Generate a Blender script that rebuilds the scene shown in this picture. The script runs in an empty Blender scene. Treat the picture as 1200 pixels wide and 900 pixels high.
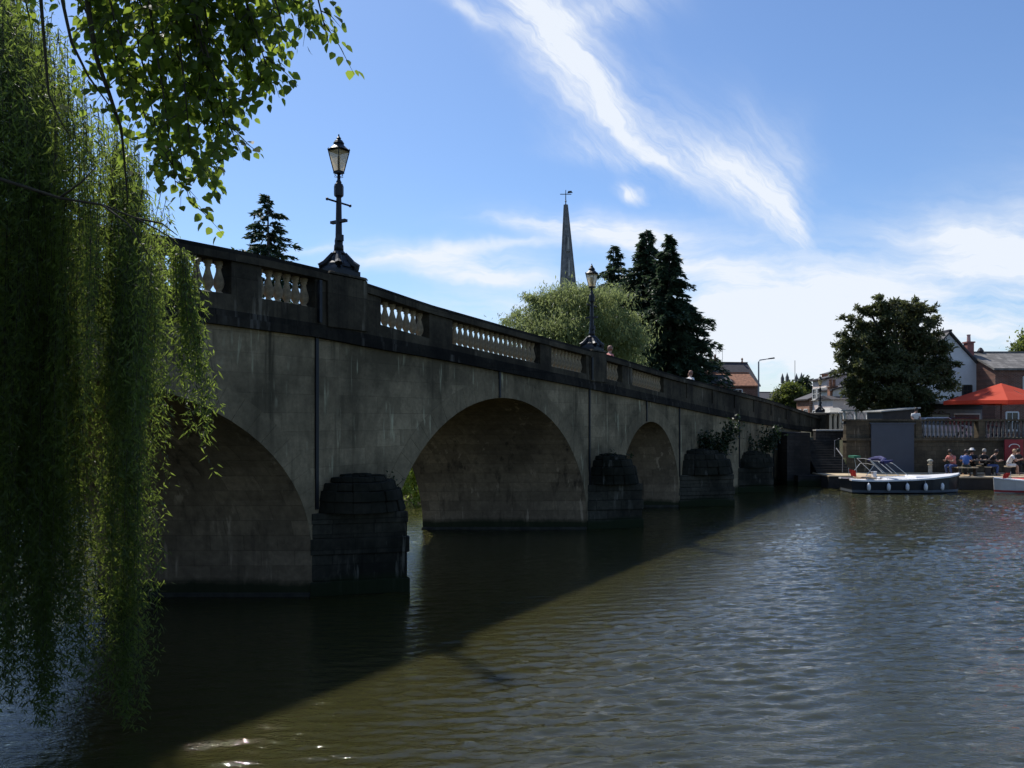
import bpy, bmesh, math, random
import numpy as np
from mathutils import Vector, Matrix
random.seed(7)
RNG = np.random.default_rng(11)
R = math.radians
scene = bpy.context.scene
COL = scene.collection

# ------------------------------------------------------------------ camera
CAM_H = 3.5; HY = 490.0; FPX = 950.0
cam_d = bpy.data.cameras.new("camera"); cam = bpy.data.objects.new("camera", cam_d); COL.objects.link(cam)
cam.location = (0, 0, CAM_H); cam.rotation_euler = (R(90), 0, 0)
cam_d.sensor_width = 36; cam_d.lens = 36 * FPX / 1200; cam_d.shift_y = (HY - 450) / 1200
cam_d.clip_start = 0.05; cam_d.clip_end = 6000
scene.camera = cam

# ------------------------------------------------------------------ light
SUN_AZ = R(-30); SUN_EL = R(53)          # azimuth measured from +Y towards +X
EXPOSURE = 0.2
SKY_STRENGTH = 0.12; SUN_STRENGTH = 4.4
sd = Vector((math.sin(SUN_AZ) * math.cos(SUN_EL), math.cos(SUN_AZ) * math.cos(SUN_EL), math.sin(SUN_EL)))
sl = bpy.data.lights.new("sun", 'SUN'); sun = bpy.data.objects.new("sun", sl); COL.objects.link(sun)
sl.energy = SUN_STRENGTH; sl.angle = R(1.8); sl.color = (1.0, 0.955, 0.88)
sun.rotation_euler = (-sd).to_track_quat('-Z', 'Y').to_euler(); sun.location = (-40, 70, 90)

scene.view_settings.view_transform = 'Standard'; scene.view_settings.look = 'None'
scene.view_settings.exposure = EXPOSURE; scene.view_settings.gamma = 1.0
scene.view_settings.use_curve_mapping = False
scene.render.engine = 'CYCLES'
scene.cycles.max_bounces = 6; scene.cycles.diffuse_bounces = 3; scene.cycles.glossy_bounces = 3
scene.cycles.transmission_bounces = 4; scene.cycles.transparent_max_bounces = 6
scene.cycles.caustics_reflective = False; scene.cycles.caustics_refractive = False
scene.cycles.sample_clamp_indirect = 6.0; scene.cycles.use_denoising = True

world = bpy.data.worlds.new("World"); scene.world = world; world.use_nodes = True
def build_world():
    nt = world.node_tree; N = nt.nodes; L = nt.links; N.clear()
    out = N.new('ShaderNodeOutputWorld'); bg = N.new('ShaderNodeBackground'); bg.inputs['Strength'].default_value = SKY_STRENGTH
    sky = N.new('ShaderNodeTexSky'); sky.sky_type = 'NISHITA'; sky.sun_disc = False
    sky.sun_elevation = SUN_EL; sky.sun_rotation = SUN_AZ; sky.air_density = 1.0; sky.dust_density = 0.5; sky.ozone_density = 2.2; sky.altitude = 50
    tc = N.new('ShaderNodeTexCoord')
    def M(op, a, b=None, c=None, clamp=False):
        m = N.new('ShaderNodeMath'); m.operation = op; m.use_clamp = clamp
        for i, v in enumerate((a, b, c)):
            if v is None: continue
            if isinstance(v, (int, float)): m.inputs[i].default_value = v
            else: L.new(v, m.inputs[i])
        return m.outputs[0]
    sx = N.new('ShaderNodeSeparateXYZ'); L.new(tc.outputs['Generated'], sx.inputs[0])
    yy = M('MAXIMUM', sx.outputs[1], 0.08)
    U = M('DIVIDE', sx.outputs[0], yy); V = M('DIVIDE', sx.outputs[2], yy)
    cb = N.new('ShaderNodeCombineXYZ'); L.new(U, cb.inputs[0]); L.new(V, cb.inputs[1])
    # domain warp so that no cloud keeps a smooth outline
    wn = N.new('ShaderNodeTexNoise'); wn.inputs['Scale'].default_value = 9; wn.inputs['Detail'].default_value = 4; wn.inputs['Roughness'].default_value = .6
    L.new(cb.outputs[0], wn.inputs['Vector'])
    vm = N.new('ShaderNodeVectorMath'); vm.operation = 'MULTIPLY_ADD'
    L.new(wn.outputs['Color'], vm.inputs[0]); vm.inputs[1].default_value = (.075, .05, 0); 
    vs = N.new('ShaderNodeVectorMath'); vs.operation = 'ADD'; L.new(cb.outputs[0], vs.inputs[0]); vs.inputs[1].default_value = (-.0375, -.025, 0)
    L.new(vs.outputs[0], vm.inputs[2])
    warped = vm.outputs[0]
    def blob(px, py, rx, ry, ang, amp):
        mp = N.new('ShaderNodeMapping'); mp.vector_type = 'TEXTURE'
        mp.inputs['Location'].default_value = ((px - 600) / FPX, (HY - py) / FPX, 0)
        mp.inputs['Rotation'].default_value = (0, 0, R(-ang))
        mp.inputs['Scale'].default_value = (rx / FPX, ry / FPX, 1)
        L.new(warped, mp.inputs['Vector'])
        d = N.new('ShaderNodeVectorMath'); d.operation = 'DOT_PRODUCT'; L.new(mp.outputs[0], d.inputs[0]); L.new(mp.outputs[0], d.inputs[1])
        return M('MULTIPLY', M('POWER', 2.718, M('MULTIPLY', d.outputs['Value'], -1.0)), amp)
    def total(bl):
        s = None
        for b in bl:
            v = blob(*b); s = v if s is None else M('ADD', s, v)
        return s
    def streak(ang, sx_, sy_, det, rough):
        mp = N.new('ShaderNodeMapping'); mp.vector_type = 'TEXTURE'; mp.inputs['Rotation'].default_value = (0, 0, R(-ang))
        mp.inputs['Scale'].default_value = (1 / sx_, 1 / sy_, 1); L.new(warped, mp.inputs['Vector'])
        n = N.new('ShaderNodeTexNoise'); n.inputs['Scale'].default_value = 1; n.inputs['Detail'].default_value = det; n.inputs['Roughness'].default_value = rough
        L.new(mp.outputs[0], n.inputs['Vector']); return n.outputs['Fac']
    wisp = total([(625, 5, 75, 34, 50, .8), (655, 60, 70, 38, 48, .95), (700, 112, 66, 38, 45, .95), (762, 160, 66, 28, 36, .75), (825, 200, 66, 26, 28, .75),
                  (880, 215, 60, 36, 45, .75), (915, 250, 46, 24, 52, .9), (940, 285, 26, 12, 62, .7), (880, 165, 66, 36, 60, .32), (925, 190, 30, 50, 10, .25), (700, 8, 75, 28, -10, .6),
                  (545, 10, 60, 10, 32, .7), (690, 172, 42, 12, 20, .5), (744, 222, 15, 9, 20, 1.6), (740, 182, 70, 9, 5, .35), (800, 120, 90, 20, 60, .15)])
    fib = streak(44, 4.0, 26.0, 9, .68)
    wispd = M('MULTIPLY', wisp, M('MULTIPLY_ADD', fib, 3.0, -.85, clamp=True), clamp=True)
    bank = total([(545, 306, 100, 17, 6, 1.5), (470, 300, 70, 10, -4, .9), (560, 325, 80, 9, 4, .9), (700, 268, 95, 15, 5, 1.5), (620, 262, 60, 7, 3, .8), (600, 285, 60, 6, -4, .7), (770, 290, 80, 22, 15, .75), (400, 289, 50, 6, -6, .9),
                  (860, 350, 120, 62, 10, 1.1), (1010, 350, 150, 62, -8, 1.1), (1120, 270, 85, 24, 6, .8), (1190, 310, 80, 50, 0, .8), (1260, 330, 120, 90, 0, .8),
                  (930, 430, 220, 60, 0, 1.0), (1150, 400, 170, 60, 0, 1.0), (650, 368, 130, 26, 8, .7), (470, 365, 120, 20, 0, .4), (800, 400, 200, 45, 0, .9), (1500, 300, 240, 130, 0, .8),
                  (1165, 338, 60, 16, -8, -.75)])
    puff = streak(2, 4.0, 22.0, 8, .62)
    bankd = M('MULTIPLY', bank, M('MULTIPLY_ADD', puff, 2.6, -.72, clamp=True), clamp=True)
    front = M('MULTIPLY', M('MAXIMUM', wispd, bankd), M('GREATER_THAN', sx.outputs[1], 0.1))
    # broken cirrus over the rest of the sky
    gn = N.new('ShaderNodeTexNoise'); gn.inputs['Scale'].default_value = 2.2; gn.inputs['Detail'].default_value = 7; gn.inputs['Roughness'].default_value = .6
    L.new(tc.outputs['Generated'], gn.inputs['Vector'])
    back = M('MULTIPLY', M('MULTIPLY_ADD', gn.outputs['Fac'], 4.0, -2.0, clamp=True), M('MULTIPLY_ADD', sx.outputs[1], -3.0, .2, clamp=True))
    fac = M('MAXIMUM', M('MULTIPLY', front, .95), M('MULTIPLY', back, .7))
    mix = N.new('ShaderNodeMix'); mix.data_type = 'RGBA'; L.new(fac, mix.inputs['Factor'])
    tint = N.new('ShaderNodeMix'); tint.data_type = 'RGBA'; tint.blend_type = 'MULTIPLY'; tint.inputs['Factor'].default_value = 1
    L.new(sky.outputs[0], tint.inputs['A']); tint.inputs['B'].default_value = (.72, .85, 1.02, 1)
    L.new(tint.outputs['Result'], mix.inputs['A']); mix.inputs['B'].default_value = (6.3, 6.7, 7.3, 1)
    L.new(mix.outputs['Result'], bg.inputs['Color']); L.new(bg.outputs[0], out.inputs[0])
build_world()

# ------------------------------------------------------------------ helpers
def P(px, py, Z):                       # a point Z metres out, seen at pixel (px, py) of the 1200x900 photograph
    return Vector(((px - 600) / FPX * Z, Z, CAM_H + (HY - py) / FPX * Z))
def tag(o, label=None, cat=None, group=None, kind=None):
    if label: o['label'] = label
    if cat: o['category'] = cat
    if group: o['group'] = group
    if kind: o['kind'] = kind
    return o
def empty(name, loc=(0, 0, 0), rz=0.0):
    o = bpy.data.objects.new(name, None); COL.objects.link(o); o.location = loc; o.rotation_euler = (0, 0, rz)
    o.empty_display_size = .3
    return o
def thing(name, label, cat, loc=(0, 0, 0), rz=0.0, group=None):
    return tag(empty(name, loc, rz), label, cat, group)
def copy_tree(o, parent=None):
    c = o.copy(); COL.objects.link(c)
    if parent: c.parent = parent
    for ch in list(o.children): copy_tree(ch, c)
    return c

class MB:
    def __init__(s): s.v = []; s.f = []; s.m = []
    def add(s, vs, fs, mi=0):
        b = len(s.v); s.v += [tuple(v) for v in vs]; s.f += [tuple(b + i for i in f) for f in fs]; s.m += [mi] * len(fs); return s
    def box(s, c, d, rz=0.0, mi=0, taper=1.0):
        x, y, z = d[0] / 2, d[1] / 2, d[2] / 2; cs, sn = math.cos(rz), math.sin(rz); vs = []
        for k in (-1, 1):
            t = taper if k == 1 else 1
            for sx_, sy_ in ((-1, -1), (1, -1), (1, 1), (-1, 1)):
                a, b = sx_ * x * t, sy_ * y * t
                vs.append((c[0] + a * cs - b * sn, c[1] + a * sn + b * cs, c[2] + k * z))
        return s.add(vs, [(3, 2, 1, 0), (4, 5, 6, 7), (0, 1, 5, 4), (1, 2, 6, 5), (2, 3, 7, 6), (3, 0, 4, 7)], mi)
    def hexa(s, vs, mi=0): return s.add(vs, [(3, 2, 1, 0), (4, 5, 6, 7), (0, 1, 5, 4), (1, 2, 6, 5), (2, 3, 7, 6), (3, 0, 4, 7)], mi)
    def lathe(s, prof, c=(0, 0, 0), n=10, mi=0, rz=0.0):
        vs = []; fs = []
        for r, z in prof:
            for k in range(n):
                a = rz + 2 * math.pi * k / n; vs.append((c[0] + r * math.cos(a), c[1] + r * math.sin(a), c[2] + z))
        m = len(prof)
        for i in range(m - 1):
            for k in range(n): fs.append((i * n + k, i * n + (k + 1) % n, (i + 1) * n + (k + 1) % n, (i + 1) * n + k))
        fs.append(tuple(range(n - 1, -1, -1))); fs.append(tuple((m - 1) * n + k for k in range(n)))
        return s.add(vs, fs, mi)
    def tube(s, pts, rad, n=6, mi=0):
        pts = [Vector(p) for p in pts]; m = len(pts)
        if not hasattr(rad, '__len__'): rad = [rad] * m
        vs = []; fs = []; up = Vector((0, 0, 1))
        for i, p in enumerate(pts):
            d = (pts[min(i + 1, m - 1)] - pts[max(i - 1, 0)]).normalized()
            a = d.cross(up if abs(d.z) < .95 else Vector((1, 0, 0))).normalized(); b = d.cross(a)
            for k in range(n):
                t = 2 * math.pi * k / n; vs.append(p + (a * math.cos(t) + b * math.sin(t)) * rad[i])
        for i in range(m - 1):
            for k in range(n): fs.append((i * n + k, (i + 1) * n + k, (i + 1) * n + (k + 1) % n, i * n + (k + 1) % n))
        fs.append(tuple(range(n))); fs.append(tuple((m - 1) * n + k for k in range(n - 1, -1, -1)))
        return s.add(vs, fs, mi)
    def prism(s, poly, z0, z1, mi=0):
        n = len(poly); z1s = z1 if hasattr(z1, '__len__') else [z1] * n
        vs = [(p[0], p[1], z0) for p in poly] + [(p[0], p[1], z) for p, z in zip(poly, z1s)]
        fs = [tuple(range(n - 1, -1, -1)), tuple(range(n, 2 * n))] + [(i, (i + 1) % n, n + (i + 1) % n, n + i) for i in range(n)]
        return s.add(vs, fs, mi)
    def build(s, name, mats, parent=None, smooth=False, bevel=0.0):
        me = bpy.data.meshes.new(name); me.from_pydata(s.v, [], s.f)
        for m in (mats if isinstance(mats, (list, tuple)) else [mats]): me.materials.append(m)
        me.polygons.foreach_set('material_index', s.m)
        bm = bmesh.new(); bm.from_mesh(me); bmesh.ops.recalc_face_normals(bm, faces=bm.faces)
        bm.to_mesh(me); bm.free()
        if smooth: me.polygons.foreach_set('use_smooth', [True] * len(me.polygons))
        me.update()
        o = bpy.data.objects.new(name, me); COL.objects.link(o)
        if parent: o.parent = parent
        if bevel:
            b = o.modifiers.new('b', 'BEVEL'); b.width = bevel; b.segments = 1; b.limit_method = 'ANGLE'
        return o
def np_mesh(name, verts, loops, starts, mat, parent=None):
    me = bpy.data.meshes.new(name); me.vertices.add(len(verts)); me.vertices.foreach_set('co', verts.astype(np.float32).ravel())
    me.loops.add(len(loops)); me.loops.foreach_set('vertex_index', loops.astype(np.int32).ravel())
    me.polygons.add(len(starts)); me.polygons.foreach_set('loop_start', starts.astype(np.int32))
    me.update(calc_edges=True); me.materials.append(mat)
    o = bpy.data.objects.new(name, me); COL.objects.link(o)
    if parent: o.parent = parent
    return o
LEAF_NARROW = np.array([(0, 0, 0), (.35, .5, .12), (1, 0, 0), (.35, -.5, .12)])
LEAF_BROAD = np.array([(0, 0, 0), (.02, .30, .05), (.35, .5, .1), (.72, .3, .03), (1, 0, -.1), (.72, -.3, .03), (.35, -.5, .1), (.02, -.30, .05)])
def unit(a): return a / np.maximum(np.linalg.norm(a, axis=1, keepdims=True), 1e-9)
def leaves(name, C, D, Nn, Ln, Wd, mat, parent=None, tmpl=LEAF_NARROW):
    C = np.asarray(C); D = unit(np.asarray(D)); S = unit(np.cross(D, Nn)); Q = np.cross(S, D)
    Ln = np.broadcast_to(Ln, (len(C),)); Wd = np.broadcast_to(Wd, (len(C),)); k = len(tmpl)
    V = (C[:, None] + D[:, None] * (tmpl[None, :, 0:1] * Ln[:, None, None]) + S[:, None] * (tmpl[None, :, 1:2] * Wd[:, None, None])
         + Q[:, None] * (tmpl[None, :, 2:3] * Wd[:, None, None]))
    n = len(C)
    return np_mesh(name, V.reshape(-1, 3), np.arange(n * k), np.arange(n) * k, mat, parent)

# ------------------------------------------------------------------ materials
def newmat(name):
    m = bpy.data.materials.new(name); m.use_nodes = True; nt = m.node_tree; b = nt.nodes['Principled BSDF']
    return m, nt, b
def nz(nt, scale, det=5, rough=.6, vec=None, mscale=None, coord='Object'):
    n = nt.nodes.new('ShaderNodeTexNoise'); n.inputs['Scale'].default_value = scale; n.inputs['Detail'].default_value = det; n.inputs['Roughness'].default_value = rough
    tc = nt.nodes.new('ShaderNodeTexCoord')
    if mscale:
        mp = nt.nodes.new('ShaderNodeMapping'); mp.inputs['Scale'].default_value = mscale; nt.links.new(tc.outputs[coord], mp.inputs[0]); nt.links.new(mp.outputs[0], n.inputs['Vector'])
    else: nt.links.new(tc.outputs[coord], n.inputs['Vector'])
    return n.outputs['Fac']
def ramp(nt, fac, stops):
    r = nt.nodes.new('ShaderNodeValToRGB'); e = r.color_ramp.elements
    while len(e) < len(stops): e.new(.5)
    for i, (p, c) in enumerate(stops):
        e[i].position = p; e[i].color = (c[0], c[1], c[2], 1) if hasattr(c, '__len__') else (c, c, c, 1)
    nt.links.new(fac, r.inputs[0]); return r.outputs[0]
def mixc(nt, fac, a, b, mode='MIX'):
    m = nt.nodes.new('ShaderNodeMix'); m.data_type = 'RGBA'; m.blend_type = mode
    for k, v in (('Factor', fac), ('A', a), ('B', b)):
        if isinstance(v, (int, float)): m.inputs[k].default_value = v
        elif isinstance(v, tuple): m.inputs[k].default_value = (*v[:3], 1)
        else: nt.links.new(v, m.inputs[k])
    return m.outputs['Result']
def bump(nt, b, h, strength=.5, dist=.02):
    n = nt.nodes.new('ShaderNodeBump'); n.inputs['Strength'].default_value = strength; n.inputs['Distance'].default_value = dist
    nt.links.new(h, n.inputs['Height']); nt.links.new(n.outputs[0], b.inputs['Normal'])
def plain(name, c, rough=.7, var=.25, scale=3.0, bmp=.0, metal=0.0):
    m, nt, b = newmat(name)
    f = nz(nt, scale, 6, .65)
    lo = tuple(x * (1 - var) for x in c); hi = tuple(min(1, x * (1 + var)) for x in c)
    nt.links.new(ramp(nt, f, [(.3, lo), (.7, hi)]), b.inputs['Base Color']); b.inputs['Roughness'].default_value = rough; b.inputs['Metallic'].default_value = metal
    if bmp: bump(nt, b, f, bmp)
    return m
def swizzle(nt, order):                 # object coordinates with the axes re-ordered, for textures that live in x,y
    tc = nt.nodes.new('ShaderNodeTexCoord'); s = nt.nodes.new('ShaderNodeSeparateXYZ'); c = nt.nodes.new('ShaderNodeCombineXYZ')
    nt.links.new(tc.outputs['Object'], s.inputs[0])
    for i, k in enumerate(order): nt.links.new(s.outputs[k], c.inputs[i])
    return c.outputs[0], s
def ashlar(name, base, stain, bw=.62, bh=.28, mortar=.012, dark=.6, streaks=.8, algae=True, mort_dark=.55, order=(0, 2, 1), axis_y=False):
    m, nt, b = newmat(name); L = nt.links
    vec, sep = swizzle(nt, (1, 2, 0) if axis_y else order)
    br = nt.nodes.new('ShaderNodeTexBrick'); br.inputs['Scale'].default_value = 1; br.inputs['Brick Width'].default_value = bw; br.inputs['Row Height'].default_value = bh
    br.inputs['Mortar Size'].default_value = mortar; br.inputs['Mortar Smooth'].default_value = .3; br.inputs['Bias'].default_value = 0
    br.inputs['Color1'].default_value = (*[x * .78 for x in base], 1); br.inputs['Color2'].default_value = (*[min(1, x * 1.18) for x in base], 1)
    br.inputs['Mortar'].default_value = (*[x * mort_dark for x in base], 1); L.new(vec, br.inputs['Vector'])
    big = nz(nt, .55, 6, .65); fine = nz(nt, 9, 6, .7)
    c = mixc(nt, ramp(nt, fine, [(.3, .0), (.75, .55)]), br.outputs['Color'], stain)
    c = mixc(nt, ramp(nt, big, [(.40, 0.0), (.60, dark)]), c, stain)
    if streaks:
        st = nz(nt, 1, 5, .6, mscale=(5.5, 5.5, .35)); st2 = nz(nt, .8, 3, .5, mscale=(1, 1, .5))
        c = mixc(nt, mixc(nt, 1.0, ramp(nt, st, [(.5, 0.0), (.68, streaks)]), ramp(nt, st2, [(.42, 0.0), (.6, 1.0)]), 'MULTIPLY'), c, stain)
        wl = nz(nt, 1, 4, .6, mscale=(6, 6, .7)); wb = nz(nt, 1.0, 3, .5, mscale=(1, 1, .8))
        c = mixc(nt, mixc(nt, 1.0, ramp(nt, wl, [(.57, 0.0), (.66, .6)]), ramp(nt, wb, [(.50, 0.0), (.60, 1.0)]), 'MULTIPLY'), c, tuple(min(.6, x * 1.7 + .05) for x in base))
    if algae:
        gr = nt.nodes.new('ShaderNodeMath'); gr.operation = 'MULTIPLY_ADD'; L.new(big, gr.inputs[0]); gr.inputs[1].default_value = -.45; L.new(sep.outputs[2], gr.inputs[2])
        c = mixc(nt, ramp(nt, gr.outputs[0], [(0.0, .92), (.16, 0.0)]), c, (.020, .028, .013))
    L.new(c, b.inputs['Base Color']); b.inputs['Roughness'].default_value = .92; b.inputs['Specular IOR Level'].default_value = .08
    hh = mixc(nt, .5, br.outputs['Fac'], fine)
    inv = nt.nodes.new('ShaderNodeMath'); inv.operation = 'MULTIPLY_ADD'; L.new(br.outputs['Fac'], inv.inputs[0]); inv.inputs[1].default_value = -.6; L.new(fine, inv.inputs[2])
    bump(nt, b, inv.outputs[0], .6, .02)
    return m
def leafmat(name, c1, c2, trans=.5, tcol=None):
    m, nt, b = newmat(name); N = nt.nodes; L = nt.links
    g = N.new('ShaderNodeNewGeometry'); col = ramp(nt, g.outputs['Random Per Island'], [(0.0, c1), (1.0, c2)])
    b.inputs['Roughness'].default_value = .5; b.inputs['Specular IOR Level'].default_value = .35; L.new(col, b.inputs['Base Color'])
    tr = N.new('ShaderNodeBsdfTranslucent'); t = tcol or tuple(min(1, x * 2.2) for x in c2)
    L.new(mixc(nt, .6, col, t), tr.inputs['Color'])
    ms = N.new('ShaderNodeMixShader'); ms.inputs[0].default_value = trans; L.new(b.outputs[0], ms.inputs[1]); L.new(tr.outputs[0], ms.inputs[2])
    L.new(ms.outputs[0], N['Material Output'].inputs['Surface']); return m
def brickmat(name, base, mort=(.3, .28, .25), bw=.23, bh=.08, axis_y=False):
    m, nt, b = newmat(name); vec, sep = swizzle(nt, (1, 2, 0) if axis_y else (0, 2, 1))
    br = nt.nodes.new('ShaderNodeTexBrick'); br.inputs['Scale'].default_value = 1; br.inputs['Brick Width'].default_value = bw; br.inputs['Row Height'].default_value = bh
    br.inputs['Mortar Size'].default_value = .008; br.inputs['Color1'].default_value = (*[x * .65 for x in base], 1); br.inputs['Color2'].default_value = (*[x * 1.25 for x in base], 1); br.inputs['Mortar'].default_value = (*mort, 1)
    nt.links.new(vec, br.inputs['Vector']); f = nz(nt, 1.2, 6, .7)
    nt.links.new(mixc(nt, ramp(nt, f, [(.4, 0.0), (.7, .6)]), br.outputs['Color'], tuple(x * .45 for x in base)), b.inputs['Base Color']); b.inputs['Roughness'].default_value = .9
    bump(nt, b, br.outputs['Fac'], -.3, .01)
    return m

BASE = (.39, .31, .195); STAIN = (.07, .060, .040)
M_STONE = ashlar('stone', BASE, STAIN, .75, .36, mortar=.006, mort_dark=.78, dark=.8, streaks=.95)
M_SOFFIT = ashlar('soffit_stone', (.30, .225, .145), (.06, .047, .034), .55, .3, mortar=.008, mort_dark=.7, dark=.5, streaks=.9, axis_y=True)  # base colour raised to stand in for light bounced up off the water
M_RING = ashlar('ring_stone', tuple(x * .97 for x in BASE), STAIN, 5, 5, mortar=0.0, dark=.55, streaks=.7)
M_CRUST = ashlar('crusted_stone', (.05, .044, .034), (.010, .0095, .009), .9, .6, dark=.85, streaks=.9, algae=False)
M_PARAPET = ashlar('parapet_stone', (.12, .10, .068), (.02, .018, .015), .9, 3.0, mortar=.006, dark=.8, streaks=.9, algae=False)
M_CRUST2 = ashlar('mossy_cap_stone', (.045, .042, .032), (.008, .010, .007), 3, 3, mortar=0, dark=.9, streaks=.6, algae=False)
M_PIER = ashlar('pier_stone', (.085, .08, .062), (.014, .015, .012), .6, .3, mortar=.012, mort_dark=.6, dark=.85, streaks=.8)
M_FOOT = plain('footing_stone', (.035, .034, .026), .95, .6, 4, .3)
M_BALUS = plain('baluster_stone', (.33, .25, .155), .9, .55, 5, .3)  # warm sun on the balusters is put into this lighter base colour
M_MORTAR = plain('joint_shadow_gap', (.012, .011, .01), 1, .3)
M_QUAY = ashlar('quay_stone', (.15, .12, .08), (.04, .035, .028), .5, .22, dark=.7, streaks=.6)
M_PALE = plain('pale_stone', (.42, .40, .36), .85, .2, 4, .2)
M_STEP = ashlar('dark_step_stone', (.07, .065, .06), (.02, .02, .02), .6, .17, dark=.8, streaks=0)
M_IRON = plain('black_iron', (.012, .013, .016), .5, .3, 8, .1, .3)
M_GREYPAINT = plain('slate_grey_paint', (.055, .062, .082), .6, .12, 1.5)
M_WHITE = plain('white_paint', (.72, .72, .70), .5, .06, 3)
M_CREAM = plain('cream_render', (.74, .69, .60), .85, .12, 2)
M_RENDER = plain('white_render', (.66, .68, .70), .85, .08, 2)
M_PINK = plain('pale_pink_render', (.74, .62, .56), .85, .14, 2)
M_BRICK = brickmat('red_brick', (.20, .075, .045)); M_BRICK2 = brickmat('brown_brick', (.15, .07, .045)); M_BRICK3 = brickmat('orange_brick', (.36, .16, .09), axis_y=True)
M_TILE = plain('orange_clay_tile', (.26, .12, .07), .9, .55, 5, .8); M_SLATE = plain('dark_slate_roof', (.045, .04, .045), .7, .35, 4, .4)
M_GREYTILE = brickmat('grey_roof_tile', (.20, .185, .17), (.06, .06, .06), .3, .18)
M_GLASS = plain('window_glass', (.03, .035, .04), .08, .2); M_DARKWOOD = plain('dark_wood', (.035, .03, .028), .7, .3)
M_DECK = plain('pale_deck_wood', (.50, .39, .25), .8, .2, 6, .3); M_DECKD = plain('dark_deck_timber', (.03, .027, .024), .85, .4)
M_BARK = plain('bark', (.05, .042, .032), .95, .45, 12, .8)
M_RED = plain('red_canvas', (.62, .045, .028), .8, .08, 2)

def make_water():
    m, nt, b = newmat('river_water'); L = nt.links
    big = nz(nt, .12, 3, .5)
    L.new(ramp(nt, big, [(.3, (.031, .030, .009)), (.7, (.038, .036, .012))]), b.inputs['Base Color'])
    b.inputs['IOR'].default_value = 1.5; b.inputs['Roughness'].default_value = .02; b.inputs['Specular IOR Level'].default_value = .5
    n1 = nz(nt, 1, 4, .6, mscale=(5, 11, 1)); n2 = nz(nt, 1, 3, .55, mscale=(13, 30, 1))
    mm = nt.nodes.new('ShaderNodeMath'); mm.operation = 'MULTIPLY_ADD'; L.new(n2, mm.inputs[0]); mm.inputs[1].default_value = .3; L.new(n1, mm.inputs[2])
    bump(nt, b, mm.outputs[0], 1.0, .014)
    b.inputs['Subsurface Weight'].default_value = 1.0; b.inputs['Subsurface Radius'].default_value = (.8, .9, .5); b.inputs['Subsurface Scale'].default_value = 1.0
    return m
M_WATER = make_water()
M_GROUND = None
def make_ground():
    m, nt, b = newmat('ground_earth_grass'); f = nz(nt, .6, 8, .7); g = nz(nt, 14, 4, .7)
    c = ramp(nt, f, [(.35, (.035, .05, .015)), (.6, (.06, .05, .03))]); nt.links.new(mixc(nt, ramp(nt, g, [(.3, 0.0), (.8, .5)]), c, (.03, .035, .015)), b.inputs['Base Color'])
    b.inputs['Roughness'].default_value = 1; bump(nt, b, g, .8, .05); return m
M_GROUND = make_ground()

# ------------------------------------------------------------------ bridge frame:  t along, p out towards the camera, z up
BA = R(33.3); U = Vector((math.sin(BA), math.cos(BA), 0)); NV = Vector((math.cos(BA), -math.sin(BA), 0))
J = Vector(((365 - 600) * 3.5 / 209, 950 * 3.5 / 209, 0))
def Wd(t, p, z): return J + U * t + NV * p + Vector((0, 0, z))
def lin(kn, t):
    if t <= kn[0][0]: return kn[0][1]
    for (a, va), (b, vb) in zip(kn, kn[1:]):
        if t <= b:
            s = (t - a) / (b - a); return va + (vb - va) * s
    return kn[-1][1]
TOPK = [(-20, 5.9), (-8, 6.35), (-3.3, 6.47), (-1, 6.49), (.3, 6.46), (1.8, 6.33), (3.6, 6.15), (7.2, 5.92), (12.2, 5.63), (18.6, 5.17), (31.4, 4.47), (42, 3.68), (48, 3.4)]
BANDK = [(-20, 4.6), (-8, 5.0), (-2.4, 5.13), (.2, 5.09), (1.56, 5.0), (4.2, 4.88), (6.5, 4.73), (11.4, 4.43), (18.8, 3.93), (26.8, 3.38), (36.6, 2.82), (48, 2.4)]
def top(t): return lin(TOPK, t)
def band(t): return lin(BANDK, t)
ARCHES = [(-4.75, 4.75, .81, 3.31), (6.8, 4.7, 0.0, 4.04), (16.4, 2.75, .25, 3.12)]
PIERS = [(0.0, 2.1, 1.39, 1.26, 1.62, 2.35), (11.5, 13.65, 12.86, 1.24, 1.40, 2.35), (19.15, 24.2, 20.9, 1.6, 1.25, 2.25), (26.5, 30.4, 27.9, 1.2, 1.15, 1.9)]
def bw(t): return 4.2 if t < 0 else min(5.2, 4.2 + t / 11.7)
def far(t): B = bw(t); return (t - .549 * B, .836 * B)     # skewed: the piers lie along the river, not square to the road

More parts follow.
